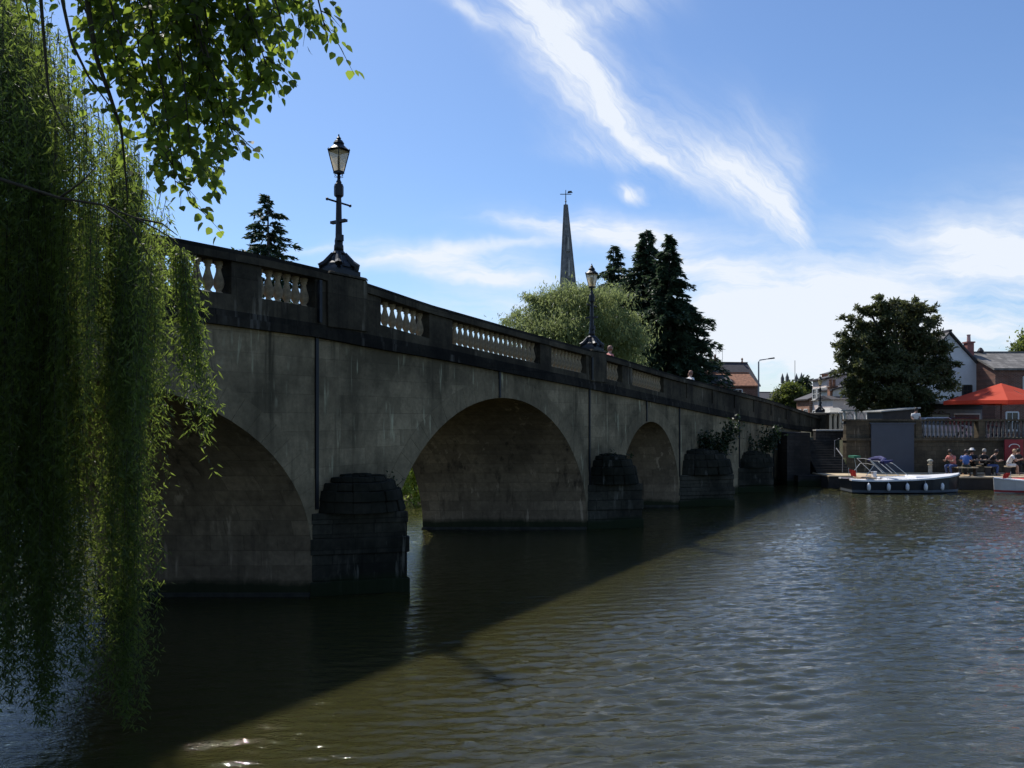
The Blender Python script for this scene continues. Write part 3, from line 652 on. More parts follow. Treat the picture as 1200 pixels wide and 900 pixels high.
def build_willow():
    base = Vector((-11.5, 9.2, .6))
    r = thing('weeping_willow', 'big weeping willow hanging its leafy strands down to the water by the near bank', 'tree', base)
    def loc(v): return Vector(v) - base
    wood = MB()
    wood.tube([loc((-11.5, 9.2, 0)), loc((-11.3, 9.1, 2.2)), loc((-10.6, 9.3, 4.6)), loc((-9.8, 9.5, 7.0))], [.55, .45, .36, .22], 10)
    limbs = [[(-10.9, 9.2, 3.6), (-9.2, 8.8, 6.2), (-7.2, 8.8, 7.6), (-5.4, 8.9, 7.4)], [(-10.4, 9.3, 5.4), (-9.0, 10.5, 8.4), (-7.0, 11.2, 9.4)],
             [(-11.0, 9.2, 4.0), (-10, 8.2, 6.6), (-8, 7.9, 7.8)], [(-10.6, 9.3, 4.6), (-8.6, 9.3, 6.0), (-6.4, 9.0, 6.35), (-4.9, 8.8, 5.9), (-4.3, 8.75, 5.4)]]
    for l in limbs: wood.tube([loc(p) for p in l], [.2, .13, .08, .05, .03][:len(l)], 7)
    # the bare looking bough that reaches out over the parapet
    tw = [P(-60, 190, 7.6), P(10, 213, 7.6), P(70, 232, 7.6), P(120, 240, 7.6), P(160, 256, 7.6), P(186, 270, 7.6), P(210, 284, 7.6)]
    wood.tube([loc(p) for p in tw], [.022, .018, .014, .011, .008, .006, .004], 6)
    for pts in ([P(120, 240, 7.6), P(150, 262, 7.5), P(175, 300, 7.5)], [P(160, 256, 7.6), P(190, 262, 7.7), P(208, 276, 7.8)], [P(70, 232, 7.6), P(95, 214, 7.6), P(112, 196, 7.6)]):
        wood.tube([loc(p) for p in pts], [.012, .008, .004], 5)
    wood.build('trunk', M_BARK, r, smooth=True)
    C = []; D = []; T = MB()
    def strand(p, zb, dx=0.0, dens=1.0, sway=(.1, .1, 0., .3), bend=(0., 0.), jit=.03):
        L_ = max(.4, p.z - zb); n = int(L_ * 58 * dens); s = np.sort(RNG.uniform(0, 1, n)); ax, ay, ph, fr = sway
        def fx(q): return p.x + dx * q ** 1.3 + bend[0] * (1 - (1 - q) ** 3) + ax * np.sin(q * L_ * fr + ph) * q
        def fy(q): return p.y + bend[1] * (1 - (1 - q) ** 3) + ay * np.sin(q * L_ * fr * .8 + ph * 1.7) * q
        J_ = jit * (.5 + 1.2 * np.abs(np.sin(s * L_ * 4.1 + ph * 3)))
        x = fx(s) + RNG.normal(0, 1, n) * J_; y = fy(s) + RNG.normal(0, 1, n) * J_; z = p.z - L_ * s
        a = RNG.uniform(0, 6.28, n); C.append(np.stack([x, y, z], -1)); D.append(np.stack([np.cos(a) * .75, np.sin(a) * .75, -RNG.uniform(.1, 1.3, n)], -1))
        ss = np.linspace(0, .96, 6); T.tube([loc((float(fx(q)), float(fy(q)), p.z - L_ * q)) for q in ss], [.004, .003, .003, .002, .002, .001], 3)
    def bundle(p, zb, k, spread, dx=0.0, dens=1.0, amp=.13):
        sw = (random.gauss(0, amp), random.gauss(0, amp), random.uniform(0, 6.28), random.uniform(.6, 1.4)); bd = (random.gauss(0, .20 if p.x < -5.2 else .05) , random.gauss(.05, .2))
        for _ in range(k):
            o = Vector((random.gauss(0, spread), random.gauss(0, spread), random.uniform(-.25, .12))); f = random.random() ** 2.6
            strand(p + o, zb + f * (p.z - zb) * .36, dx + random.gauss(0, .05), dens, (sw[0] + random.gauss(0, .03), sw[1], sw[2] + random.gauss(0, .2), sw[3]), bd)
    topk = [(-700, -250), (-120, -160), (0, -70), (40, 0), (80, 45), (130, 100), (168, 185), (190, 272), (215, 285)]
    # (x0, x1, strands, bottom y low/high, depth low/high, density)
    sets = [(-60, 30, 95, 620, 800, 8.4, 10.4, 1.1), (-20, 60, 95, 740, 862, 8.4, 9.4, 1.1), (36, 84, 66, 640, 800, 8.4, 9.8, 1.1), (30, 90, 30, 380, 560, 8.5, 12, .8), (84, 120, 30, 430, 600, 7.6, 9.2, 1.0),
            (118, 186, 74, 430, 580, 8.2, 9.8, 1.1), (130, 168, 26, 600, 740, 8.8, 9.4, 1.1), (138, 168, 26, 790, 880, 8.9, 9.3, 1.1), (150, 188, 26, 350, 500, 8.0, 9.5, 1.0), (60, 184, 38, 260, 420, 9.0, 12.0, .8),
            (-30, 165, 90, 120, 330, 7.6, 8.6, .8)]
    for (x0, x1, n, b0, b1, d0, d1, dn) in sets:
        for _ in range(max(2, int(n / 3.6))):
            px = random.uniform(x0 + 4, x1 - 4); Z = random.uniform(d0, d1); ty = lin(topk, px) + 8 + random.uniform(0, 50) + (random.random() ** 3) * 150
            zb = max(.04, P(px, random.uniform(b0, b1), Z).z); p = P(px, ty, Z)
            bundle(p, zb, 4, .12 if px < 120 else .07, random.uniform(-.1, .06) - .08 * (px > 150), dn, .11 if px < 120 else .05)
    for px, yb, k in ((148, 890, 8), (156, 896, 9), (136, 800, 6), (20, 850, 9), (34, 845, 9), (8, 820, 9), (50, 858, 9), (62, 835, 9), (74, 800, 8), (-14, 830, 9)):
        Z = random.uniform(8.7, 9.2) if px > 100 else random.uniform(8.3, 9.0); p = P(px, 330, Z); bundle(p, max(.03, P(px, yb, Z).z), k, .05, 0, 1.1, .035)
    for (x0, x1, n, dx0, dx1, b0, b1) in ((198, 214, 10, .0, .12, 330, 470), (204, 226, 16, .08, .24, 400, 520), (214, 232, 8, .12, .26, 480, 545)):
        for _ in range(n):
            px = random.uniform(x0, x1); p = P(px, 283 + (px - 200) * .5, 7.6 + random.uniform(-.15, .2)); strand(p, P(px, random.uniform(b0, b1), 7.6).z, random.uniform(dx0, dx1), 1.0, (random.gauss(0, .02), .03, 0, 1), (0, 0), .026)
    p = P(222, 470, 7.55); strand(p, P(250, 555, 7.55).z, .24, .35, (0, 0, 0, 1), (0, 0), .02)
    # the rest of the crown, up and away towards the trunk
    for _ in range(34):
        x = random.uniform(-13.5, -8.2); y = random.uniform(6.6, 13.0); e = ((x + 9.6) / 4.6) ** 2 + ((y - 9.6) / 3.8) ** 2
        if e > 1: continue
        zt = 5.2 + (3.0 if x > -7.5 else 4.0) * math.sqrt(1 - e) + random.uniform(-.6, .3)
        bundle(Vector((x, y, zt)), max(.1, zt - random.uniform(2.5, 6.0)), 8, .16, 0, .55)
    C = np.concatenate(C) - np.array(base); D = np.concatenate(D)
    Ln = rv(len(C), .055, .105); leaves('crown', C, D, RNG.normal(0, 1, C.shape), Ln, Ln * .19, L_WILLOW, r)
    T.build('hanging_twigs', M_TWIG, r)
    print('willow leaves', len(C))
build_willow()

def build_lime():
    base = Vector((-4.6, 1.2, 1.9))
    r = thing('lime_tree', 'broad leaved tree whose leafy bough droops into the top of the view', 'tree', base)
    def loc(v): return Vector(v) - base
    w = MB(); w.tube([loc((-4.6, 1.2, 1.6)), loc((-4.5, 1.3, 4)), loc((-4.3, 1.7, 6.3)), loc((-4.2, 2.0, 8.6))], [.4, .32, .26, .15], 10)
    w.tube([loc((-4.4, 1.5, 5.4)), loc((-3.9, 2.8, 6.5)), loc((-3.2, 4.1, 6.9)), loc((-2.0, 4.9, 6.9)), loc((-.9, 5.3, 6.6))], [.14, .10, .07, .045, .02], 7)
    w.tube([loc((-3.9, 2.8, 6.5)), loc((-3.6, 4.0, 6.7)), loc((-3.0, 5.0, 6.6))], [.07, .05, .03], 6)
    C = []; D = []
    def twig(pts, r0, nod=1.0, sub=True, lf=True):
        pts = [Vector(p) for p in pts]
        w.tube([loc(p) for p in pts], [r0 * (1 - .8 * i / (len(pts) - 1)) for i in range(len(pts))], 5)
        if not lf: return
        L_ = sum((b - a).length for a, b in zip(pts, pts[1:])); n = int(L_ / .026 * nod)
        for i in range(n):
            f = (i + random.random()) / n * (len(pts) - 1); k = min(int(f), len(pts) - 2); p = pts[k].lerp(pts[k + 1], f - k); d = (pts[k + 1] - pts[k]).normalized()
            if f / (len(pts) - 1) < .12 and random.random() < .6: continue
            o = Vector((random.gauss(0, 1), random.gauss(0, 1), random.gauss(-.2, .6))).normalized()
            C.append(p + o * random.uniform(.01, .06)); D.append(d * .5 + o * .9 + Vector((0, 0, -.45)))
            if sub and random.random() < .26:
                e = p + (d * .5 + o).normalized() * random.uniform(.12, .30) + Vector((0, 0, -.05)); m_ = p.lerp(e, .5) + Vector((0, 0, .02)); twig([p, m_, e], .004, 1.15, False)
    tips = [(385, 50), (360, 25), (338, 56), (372, 36), (318, 100), (310, 82), (292, 104), (300, 50), (268, 158), (250, 110), (277, 172), (262, 190), (240, 150), (240, 196), (222, 236), (206, 218), (190, 190), (214, 160), (178, 170), (230, 80),
            (160, 130), (200, 100), (270, 50), (350, 20), (140, 90), (180, 60), (240, 30), (120, 70), (150, 110), (320, 20), (200, 30), (285, 80), (225, 190), (258, 172), (330, 60)]
    for (x, y) in tips:
        Z = random.uniform(4.5, 5.3); ox = x - random.uniform(30, 95); s = P(ox if y > 60 else x - 60, -75 - random.uniform(0, 30), Z + random.uniform(-.1, .1)); e = P(x, y, Z); m1 = s.lerp(e, .35) + Vector((.04, 0, .05)); m2 = s.lerp(e, .72) + Vector((.02, 0, .05))
        twig([s, m1, m2, e], .011)
    # hanging bare-ish boughs on the left
    twig([P(95, -60, 4.9), P(105, 20, 4.9), P(114, 70, 4.9), P(128, 110, 4.9), P(142, 150, 4.95), P(146, 190, 5.0), P(150, 240, 5.0)], .02, .35, False)
    twig([P(60, -60, 4.9), P(84, 50, 4.9), P(104, 90, 4.9), P(124, 118, 4.9), P(138, 140, 4.9)], .012, .45, False)
    twig([P(48, -60, 4.8), P(48, 0, 4.8), P(52, 50, 4.8), P(57, 110, 4.8), P(70, 140, 4.8), P(86, 166, 4.8)], .013, .12, False)
    twig([P(30, -60, 4.8), P(30, 0, 4.8), P(36, 30, 4.8)], .01, 1.2, True)
    # crown over the camera, out of frame
    for _ in range(1500):
        a = random.uniform(0, 6.28); rr_ = random.random() ** .5 * 3.6; p = Vector((-4.3 + rr_ * math.cos(a), 1.2 + rr_ * math.sin(a) * .9, 7.6 + random.gauss(0, .7)))
        C.append(p); D.append(Vector((random.gauss(0, 1), random.gauss(0, 1), -.3)))
    for _ in range(160):  # unseen leaf layer added towards the sun to shade the visible bough
        p = Vector((random.uniform(-4.2, -1.3), random.uniform(5.2, 7.0), random.gauss(7.9, .3))); C.append(p); D.append(Vector((random.gauss(0, 1), random.gauss(0, 1), -.3)))
    w.build('trunk', M_BARK, r, smooth=True)
    C = np.array([tuple(c) for c in C]) - np.array(base); D = np.array([tuple(d) for d in D]); n = len(C)
    Ln = rv(n, .038, .070); Ln[-1660:-160] = .25; Ln[-160:] = .13
    Nn = RNG.normal(0, .55, (n, 3)) + np.array([0, -.25, 1]); leaves('crown', C, D, Nn, Ln, Ln * .88, L_LIME, r, LEAF_BROAD)
    print('lime leaves', n)
build_lime()

def conifer(name, label, base, h, rbase, n_tier, mat, group=None, droop=.35, dens=1.0, power=1.0, open_=0.0, size=.34, crownz=.06):
    r = thing(name, label, 'tree', base, 0, group)
    w = MB(); w.tube([(0, 0, -.3), (0.03, 0, h * .5), (0, 0, h * .985)], [h * .02, h * .012, .02], 8)
    C = []; D = []
    for i in range(n_tier):
        f = i / n_tier; z = h * (crownz + (1 - crownz) * f) ; L_ = rbase * (1 - f) ** power * random.uniform(.58, 1.2) + .12
        nb = int(random.uniform(6, 9) if f < .85 else 5)
        for k in range(nb):
            a = random.uniform(0, 6.28); l = L_ * random.uniform(.6, 1.1); ca, sa = math.cos(a), math.sin(a); up = random.uniform(.05, .25)
            def q(s): return Vector((ca * l * s, sa * l * s, z + l * (up * s - droop * s * s)))
            if i % 2 == 0: w.tube([q(0), q(.5), q(.9)], [.035, .02, .008], 4)
            n = int((10 + l * 34) * dens)
            s = RNG.uniform(.08 + open_ * .3, 1.03, n); side_ = RNG.normal(0, .16 * l ** .7 * .5, n) * (1.15 - s)
            x = ca * l * s - sa * side_; y = sa * l * s + ca * side_; zz = z + l * (up * s - droop * s * s) - np.abs(RNG.normal(0, .10 + .05 * l, n)) * (1 - open_ * .6)
            C.append(np.stack([x, y, zz], -1)); dd = np.stack([ca - sa * RNG.normal(0, .7, n), sa + ca * RNG.normal(0, .7, n), RNG.normal(-.35, .35, n)], -1); D.append(dd)
    w.build('trunk', M_BARK, r, smooth=True)
    C = np.concatenate(C); D = np.concatenate(D); Ln = rv(len(C), .6, 1.3) * size
    leaves('crown', C, D, RNG.normal(0, .5, C.shape) + np.array([0, 0, 1]), Ln, Ln * .42, mat, r)
    return r
def at(px, Z, z=2.2): return Vector(((px - 600) / FPX * Z, Z, z))
def hh(py, Z, z=2.2): return CAM_H + (HY - py) / FPX * Z - z
conifer('spruce_tree', 'lone open branched spruce rising behind the bridge left of the tall lamp', at(314, 62), hh(224, 62), 6.2, 34, L_SPRUCE, None, .2, .95, .8, .6, .40, .2)
G_ = 'dark conifers beyond the bridge'
conifer('conifer_tree', 'shortest dark conifer of three, its tip just right of the distant lamp', at(719, 88), hh(284, 88), 8.6, 44, L_CONIFER, G_, .3, 1.1, .95, .1, .5)
conifer('conifer_tree', 'tall dark conifer with the highest tip, standing in the middle of the three', at(758, 80), hh(266, 80), 9.6, 56, L_CONIFER, G_, .32, 1.4, .92, .05, .48)
conifer('conifer_tree', 'broad dark conifer on the right of the three beside the brick houses', at(784, 76), hh(272, 76), 6.5, 56, L_CONIFER, G_, .32, 1.5, .9, .05, .48)

def pix_clumps(base, Z, L_):
    out = []
    for (px, py, rx, ry) in L_:
        p = P(px, py, Z) - base; out.append((p.x, random.uniform(-.4, .4) * rx / FPX * Z, p.z, rx / FPX * Z, rx / FPX * Z * .9, ry / FPX * Z))
    return out
b = at(690, 52, 1.8)
crown_tree('far_willow', 'pale green rounded willow behind the bridge in front of the church spire', b, 10, pix_clumps(b, 52, [(634, 380, 30, 28), (640, 360, 26, 22), (672, 362, 36, 30), (705, 368, 38, 36), (730, 387, 22, 28), (655, 395, 52, 34), (710, 405, 50, 34), (690, 345, 18, 9), (612, 384, 16, 18), (600, 372, 10, 9), (618, 352, 12, 8), (648, 346, 12, 7), (720, 346, 14, 10), (742, 374, 10, 9), (746, 395, 10, 12), (668, 342, 7, 5)]),
           52000, .27, L_FARWILLOW, trunk_r=.35, trunk_h=5.5, aspect=.2, droop=1.6, fuzz=.34, tuft=80, rag=.24)
b = at(1052, 50)
YC = [(x, y, a * .84, c_ * .84) for x, y, a, c_ in [(1050, 372, 34, 26), (1020, 378, 22, 22), (1080, 385, 34, 30), (1010, 405, 32, 26), (1050, 410, 50, 40), (1092, 415, 30, 28), (1005, 435, 30, 28), (1045, 450, 46, 38), (1086, 448, 36, 34), (1104, 404, 12, 8), (1104, 438, 16, 20), (1010, 462, 24, 22), (1060, 474, 50, 22), (995, 402, 17, 9), (988, 392, 9, 4), (1030, 355, 14, 9), (1068, 358, 16, 10), (1000, 378, 12, 7), (985, 418, 14, 5), (1114, 428, 10, 6), (1012, 360, 10, 5), (1090, 362, 9, 5), (992, 372, 8, 4)]]
crown_tree('yew_tree', 'large dark bushy evergreen on the terrace between the street and the white gabled house', b, 8, pix_clumps(b, 50, YC), 58000, .22, L_YEW, trunk_r=.4, trunk_h=4.5, aspect=.45, droop=.1, fuzz=.17, tuft=95, rag=.17)
b = at(928, 78)
crown_tree('round_tree', 'small sunlit round tree at the end of the bridge before the distant tower', b, 4, pix_clumps(b, 78, [(924, 467, 15, 16), (916, 472, 10, 12), (935, 470, 11, 15), (926, 457, 10, 8), (925, 482, 18, 12)]), 12000, .24, L_BUSH, trunk_r=.15, trunk_h=2.2, tuft=40)
b = at(943, 79)
crown_tree('dark_tree', 'dark upright tree wedged between the sunlit round tree and the pink house', b, 4, pix_clumps(b, 79, [(941, 462, 9, 20), (942, 452, 5, 8), (939, 478, 8, 14)]), 6000, .26, L_IVY, trunk_r=.15, trunk_h=2.2)
b = at(1218, 70)
crown_tree('garden_tree', 'green tree top peeping over the grey tiled roof at the far right', b, 9, pix_clumps(b, 70, [(1200, 410, 12, 8), (1220, 405, 24, 20), (1225, 430, 30, 30)]), 7000, .3, L_BUSH, trunk_r=.2, trunk_h=5)
G_ = 'sunlit greenery on the far bank seen under the bridge'
for px, Z, zt, lab in ((478, 42, 5.0, 'taller bush standing back behind the sunlit low ones in the middle arch gap'), (300, 36, 6.5, 'leafy bush on the far bank seen through the wide left arch'), (120, 37, 6.0, 'bank bush seen through the left arch behind the willow strands')):
    b = Vector(((px - 600) / FPX * Z, Z, 1.0))
    crown_tree('riverside_bush', lab, b, zt, [(random.uniform(-1.8, 1.8), random.uniform(-1.2, 1), random.uniform(.6, zt - 1.8), 1.1, 1.1, 1.0) for _ in range(11)], 9000, .26, L_BUSH, cat='bush', group=G_, trunk_r=.12, trunk_h=2.0)
for px, Z, lab in ((486, 33.2, 'low sunlit bush overhanging the water in the gap under the middle arch'), (470, 33.6, 'second low sunlit bush at the left of the gap under the middle arch'), (60, 34.5, 'low bush at the water seen far left under the first arch')):
    b = Vector(((px - 600) / FPX * Z, Z, .3))
    crown_tree('riverside_bush', lab, b, 2.2, [(random.uniform(-.7, .7), random.uniform(-.5, .5), random.uniform(-.05, 1.9), .5, .42, .34) for _ in range(13)], 1900, .17, L_SUNBUSH, cat='bush', group=G_, trunk_r=.05, trunk_h=1.0)
b = Vector((-22, 38, 1.0))
crown_tree('bank_tree', 'tree on the far left bank glimpsed under the left arch', b, 9, [(random.uniform(-5, 5), random.uniform(-2, 2), random.uniform(2, 8), 2, 2, 1.6) for _ in range(14)], 12000, .35, L_BUSH, cat='tree', trunk_r=.3, trunk_h=5)
# plants rooted in the stonework
def shrub(label, c, r_, n, sz=.11, mat=None, sprigs=6):
    t = thing('wall_plant', label, 'plant', c, 0, 'plants growing on the bridge piers'); w = MB(); C = []; D = []
    for _ in range(sprigs):
        e = Vector((random.uniform(-1, 1) * r_, random.uniform(-.35, .35) * r_, random.uniform(.35, 1.35) * r_)); m_ = e * .5 + Vector((0, 0, .1)); w.tube([(0, 0, 0), m_, e], [.014, .009, .004], 5)
        k = n // sprigs; s = RNG.uniform(.25, 1.05, k)[:, None]; C.append(np.array(e) * s + RNG.normal(0, r_ * .17, (k, 3))); D.append(RNG.normal(0, 1, (k, 3)))
    w.build('stem', M_TWIG, t); C = np.concatenate(C); D = np.concatenate(D); Ln = rv(len(C), .6, 1.3) * sz
    leaves('foliage', C, D, RNG.normal(0, 1, C.shape), Ln, Ln * .55, mat or L_IVY, t)
shrub('leafy shrub growing on top of the third pier', Wd(21.6, .5, 2.0), 1.0, 1500, .15)
shrub('smaller shrub growing out of the fourth pier near the bridge end', Wd(28.3, .5, 1.7), .95, 900, .15)
shrub('low weeds on the top of the nearest pier', Wd(1.6, .5, 1.9), .28, 260, .05)
shrub('sprig hanging beside the nearest pier in front of the sunlit gap', Wd(2.05, .1, 1.6), .55, 260, .06)
shrub('patch of weeds on the second pier cap', Wd(12.6, .6, 1.9), .4, 300, .08)

def bank_grass():
    n = 26000; x = RNG.uniform(-9.5, 3, n); z = RNG.uniform(3.5, 9.2, n); keep = np.array([zn(a) - b_ for a, b_ in zip(x, z)]) > .02; x = x[keep]; z = z[keep]
    h = np.array([ground_h(a, b_) for a, b_ in zip(x, z)]); C = np.stack([x, z, h - .02], -1); D = RNG.normal(0, .4, C.shape) + np.array([0, .1, 1]); Ln = rv(len(x), .07, .26)
    o = leaves('bank_grass', C, D, RNG.normal(0, 1, C.shape), Ln, Ln * .08, L_WILLOW); tag(o, 'long grass fringing the near bank at the water', 'grass', kind='stuff')
bank_grass()
# ------------------------------------------------------------------ church spire and tower
def build_spire():
    Z = 115; k = Z / FPX; c = P(668, HY, Z); r = thing('church_spire', 'tall thin pale grey stone spire with a weathervane rising above the willow', 'spire', (c.x, Z, 0), 0)
    zt = P(0, 240, Z).z; zb = P(0, 420, Z).z; lean = -5.0 * k
    m_ = ashlar('spire_stone', (.28, .27, .26), (.13, .13, .13), .8, .4, dark=.4, streaks=.5, algae=False)
    def rad(z): return .22 + (zt - z) / (zt - P(0, 340, Z).z) * 8.0 * k
    def ox(z): return lean * (z - zb) / (zt - zb)
    q = MB(); vs = []; fs = []; N_ = 14
    for i in range(N_ + 1):
        z = zb + (zt - zb) * i / N_
        for j in range(8):
            a = R(22.5 + 45 * j); vs.append((ox(z) + rad(z) * math.cos(a), rad(z) * math.sin(a), z))
    for i in range(N_):
        for j in range(8): fs.append((i * 8 + j, i * 8 + (j + 1) % 8, (i + 1) * 8 + (j + 1) % 8, (i + 1) * 8 + j))
    q.add(vs, fs); q.build('spire_cone', m_, r)
    q = MB()
    for j in range(8):
        a = R(22.5 + 45 * j); q.tube([(ox(z) + rad(z) * math.cos(a), rad(z) * math.sin(a), z) for z in (zb, (zb + zt) / 2, zt)], .10, 4)
    q.build('edge_ribs', m_, r)
    for z0, z1 in ((P(0, 296, Z).z, P(0, 276, Z).z), (P(0, 328, Z).z, P(0, 302, Z).z)):
        zm = (z0 + z1) / 2; q = MB(); yq = -rad(zm) * .93
        q.box((ox(zm) + .15, yq - .12, zm), (.62, .3, z1 - z0), taper=.5); q.build('lucarne', m_, r)
        MB().box((ox(zm) + .15, yq - .29, zm - .1), (.26, .04, (z1 - z0) * .7), taper=.6).build('opening', M_PALE, r)
    MB().box((0, 0, zb / 2), (7.0, 7.0, zb), taper=.97).build('tower', m_, r)
    x = ox(zt); q = MB(); q.tube([(x, 0, zt - .3), (x, 0, zt + 2.1)], [.09, .05], 6); q.lathe([(0, -.16), (.16, 0), (0, .16)], (x, 0, zt + .5), 8); q.build('finial', M_IRON, r)
    q = MB(); q.box((x, 0, zt + 1.5), (1.6, .05, .10)); q.box((x, 0, zt + 1.5), (.05, 1.0, .08)); q.add([(x + .2, 0, zt + 1.62), (x + 1.0, .03, zt + 1.7), (x + .8, 0, zt + 2.0), (x + .35, -.03, zt + 1.95)], [(0, 1, 2, 3), (3, 2, 1, 0)]); q.build('weathervane', M_IRON, r)
build_spire()
def build_tower():
    Z = 150; c = P(928, HY, Z); k = Z / FPX; r = thing('church_tower', 'far church tower with battlements and corner pinnacles above the round tree', 'church tower', (c.x, Z, 2.4))
    m_ = plain('tower_stone', (.12, .115, .11), .9, .25, 2); zt = P(0, 449, Z).z - 2.4; w = 18 * k
    MB().box((0, 0, zt / 2), (w, w, zt)).build('tower_body', m_, r)
    for sx_ in (-1, 1):
        for sy_ in (-1, 1):
            q = MB(); q.box((sx_ * w * .46, sy_ * w * .46, zt + .55), (.5, .5, 1.1)); q.lathe([(.28, 0), (.05, .7), (.0, .85)], (sx_ * w * .46, sy_ * w * .46, zt + 1.1), 6); q.build('pinnacle', m_, r)
    q = MB()
    for i in range(4): q.box((-w * .33 + i * w * .22, -w * .48, zt + .3), (w * .12, .2, .6))
    q.build('battlement', m_, r)
    t = MB(); t.tube([(w * .2, 0, zt), (w * .2, 0, zt + 4.2)], .05, 5); t.build('flagpole', M_IRON, r)
    q = MB(); q.box((.1, -w / 2 - .04, zt - 3), (.7, .1, 2.2)); q.build('belfry_window', M_DARKWOOD, r)
build_tower()

# ------------------------------------------------------------------ houses
def window(parent, x, z, w, h, y=0.0, frame=None, bars=(1, 1), ax='x'):
    """a window in the wall plane; ax='x': wall faces -y at y; ax='y': wall faces -x at x=y"""
    def bx(q, cx, cy, cz, dx, dy, dz):
        if ax == 'x': q.box((cx, y + cy, cz), (dx, dy, dz))
        else: q.box((y + cy, -cx, cz), (dy, dx, dz))
    f = MB(); e = .09
    bx(f, x, -.03, z + h / 2, w, .08, e); bx(f, x, -.03, z - h / 2, w, .08, e); bx(f, x - w / 2, -.031, z, e, .08, h); bx(f, x + w / 2, -.031, z, e, .08, h)
    for i in range(bars[0]): bx(f, x - w / 2 + w * (i + 1) / (bars[0] + 1), -.028, z, .04, .05, h)
    for i in range(bars[1]): bx(f, x, -.027, z - h / 2 + h * (i + 1) / (bars[1] + 1), w, .05, .04)
    fo = f.build('window', frame or M_WHITE, parent)
    g = MB(); bx(g, x, -.012, z, w - .03, .02, h - .03); g.build('pane', M_GLASS, fo)
    s = MB(); bx(s, x, -.07, z - h / 2 - .09, w + .2, .16, .07); s.build('sill', M_PALE, fo)
def chimney(parent, x, y, z, w, h, mat, pots=2, d=.5, pot=None):
    q = MB(); q.box((x, y, z + h / 2), (w, d, h)); q.box((x, y, z + h + .05), (w + .12, d + .12, .1)); c = q.build('chimney', mat, parent)
    for i in range(pots):
        p = MB(); p.lathe([(.13, 0), (.11, .42), (.13, .45), (.13, .5)], (x - w / 2 + w * (i + .5) / pots, y, z + h + .1), 8); p.build('chimney_pot', pot or M_TILE, c)
    return c
def house(name, label, cx, cz, yaw, w, d, he, hr, wall, roof, ridge='x', wins=(), swins=(), z0=2.3, over=.25, group=None, frame=None):
    """front wall at local y=0 facing -y, centred on x"""
    r = thing(name, label, 'house', (cx, cz, z0), R(yaw), group)
    q = MB(); q.box((0, d / 2, he / 2 - .25), (w, d, he + .5))
    if ridge == 'x': q.add([(-w / 2, 0, he + .001), (-w / 2, d, he + .001), (-w / 2, d / 2, hr - .08), (w / 2, 0, he + .001), (w / 2, d, he + .001), (w / 2, d / 2, hr - .08)], [(0, 1, 2), (3, 5, 4), (0, 2, 5, 3), (1, 4, 5, 2)])
    else: q.add([(-w / 2, 0, he + .001), (w / 2, 0, he + .001), (0, 0, hr - .08), (-w / 2, d, he + .001), (w / 2, d, he + .001), (0, d, hr - .08)], [(0, 1, 2), (3, 5, 4), (0, 2, 5, 3), (1, 4, 5, 2)])
    q.build('wall', wall, r)
    q = MB(); t = .14; o = over
    if ridge == 'x':
        sl_ = (hr - he) / (d / 2)
        for s in (-1, 1):
            ya = d / 2 + s * (d / 2 + o); za = he - o * sl_
            v = [(-w / 2 - o, ya, za), (w / 2 + o, ya, za), (w / 2 + o, d / 2, hr), (-w / 2 - o, d / 2, hr)]
            q.hexa([(a, b, c_ - .0) for a, b, c_ in v] + [(a, b, c_ + t) for a, b, c_ in v])
        q.box((0, d / 2, hr + t), (w + 2 * o, .22, .14))
    else:
        sl_ = (hr - he) / (w / 2)
        for s in (-1, 1):
            xa = s * (w / 2 + o); za = he - o * sl_
            v = [(xa, -o, za), (xa, d + o, za), (0, d + o, hr), (0, -o, hr)]
            q.hexa(v + [(a, b, c_ + t) for a, b, c_ in v])
        q.box((0, d / 2, hr + t), (.22, d + 2 * o, .14))
    ro = q.build('roof', roof, r)
    for wd in wins: window(r, *wd, frame=frame)
    for wd in swins: window(r, *wd, y=-w / 2, ax='y', frame=frame)
    return r, ro
def hx(px, Z): return (px - 600) / FPX * Z
def hz(py, Z, z0=2.3): return CAM_H + (HY - py) / FPX * Z - z0
# brick house with dark roof
Z = 86; w_ = hx(891, Z) - hx(842, Z)
h1, r1_ = house('brick_house', 'brown brick house with a steep dark slate roof behind the orange tiled one', (hx(842, Z) + hx(891, Z)) / 2, Z, 8, w_, 6.5, hz(452, Z), hz(424, Z), M_BRICK2, M_SLATE, 'x', [(-1, 3.2, .8, 1.2), (1, 3.2, .8, 1.2)], over=.12)
chimney(r1_, -w_ / 2 + .35, 2.6, hz(436, Z), .9, hz(420, Z) - hz(436, Z), M_BRICK2, 2); 
q = MB()
for dx_, hg in ((.2, 2.0), (.75, 1.5), (1.5, 1.7)):
    q.tube([(-w_ / 2 + dx_, 2.8, hz(428, Z)), (-w_ / 2 + dx_, 2.8, hz(424, Z) + hg)], .02, 4); q.box((-w_ / 2 + dx_, 2.8, hz(424, Z) + hg * .9), (.7, .03, .03))
q.build('aerial', M_IRON, r1_)
MB().lathe([(.12, 0), (.08, .3), (.14, .45), (0, .6)], (w_ / 2 - .5, 3.2, hz(424, Z) + .1), 6).build('finial', M_TILE, r1_)
Z = 79; w_ = hx(886, Z) - hx(820, Z)
h2, r2_ = house('brick_cottage', 'low red brick cottage with a bumpy orange clay tile roof just over the bridge parapet', (hx(820, Z) + hx(886, Z)) / 2, Z, 4, w_, 5.0, hz(452, Z), hz(437, Z), M_BRICK, M_TILE, 'x', [(-1.2, 3.6, .7, .7), (1.0, 3.6, .8, .8)])
chimney(r2_, -.9, 2.4, hz(440, Z), .35, .6, M_BRICK, 1); chimney(r2_, -2.0, 2.5, hz(440, Z), .3, .4, M_BRICK, 1)
Z = 84
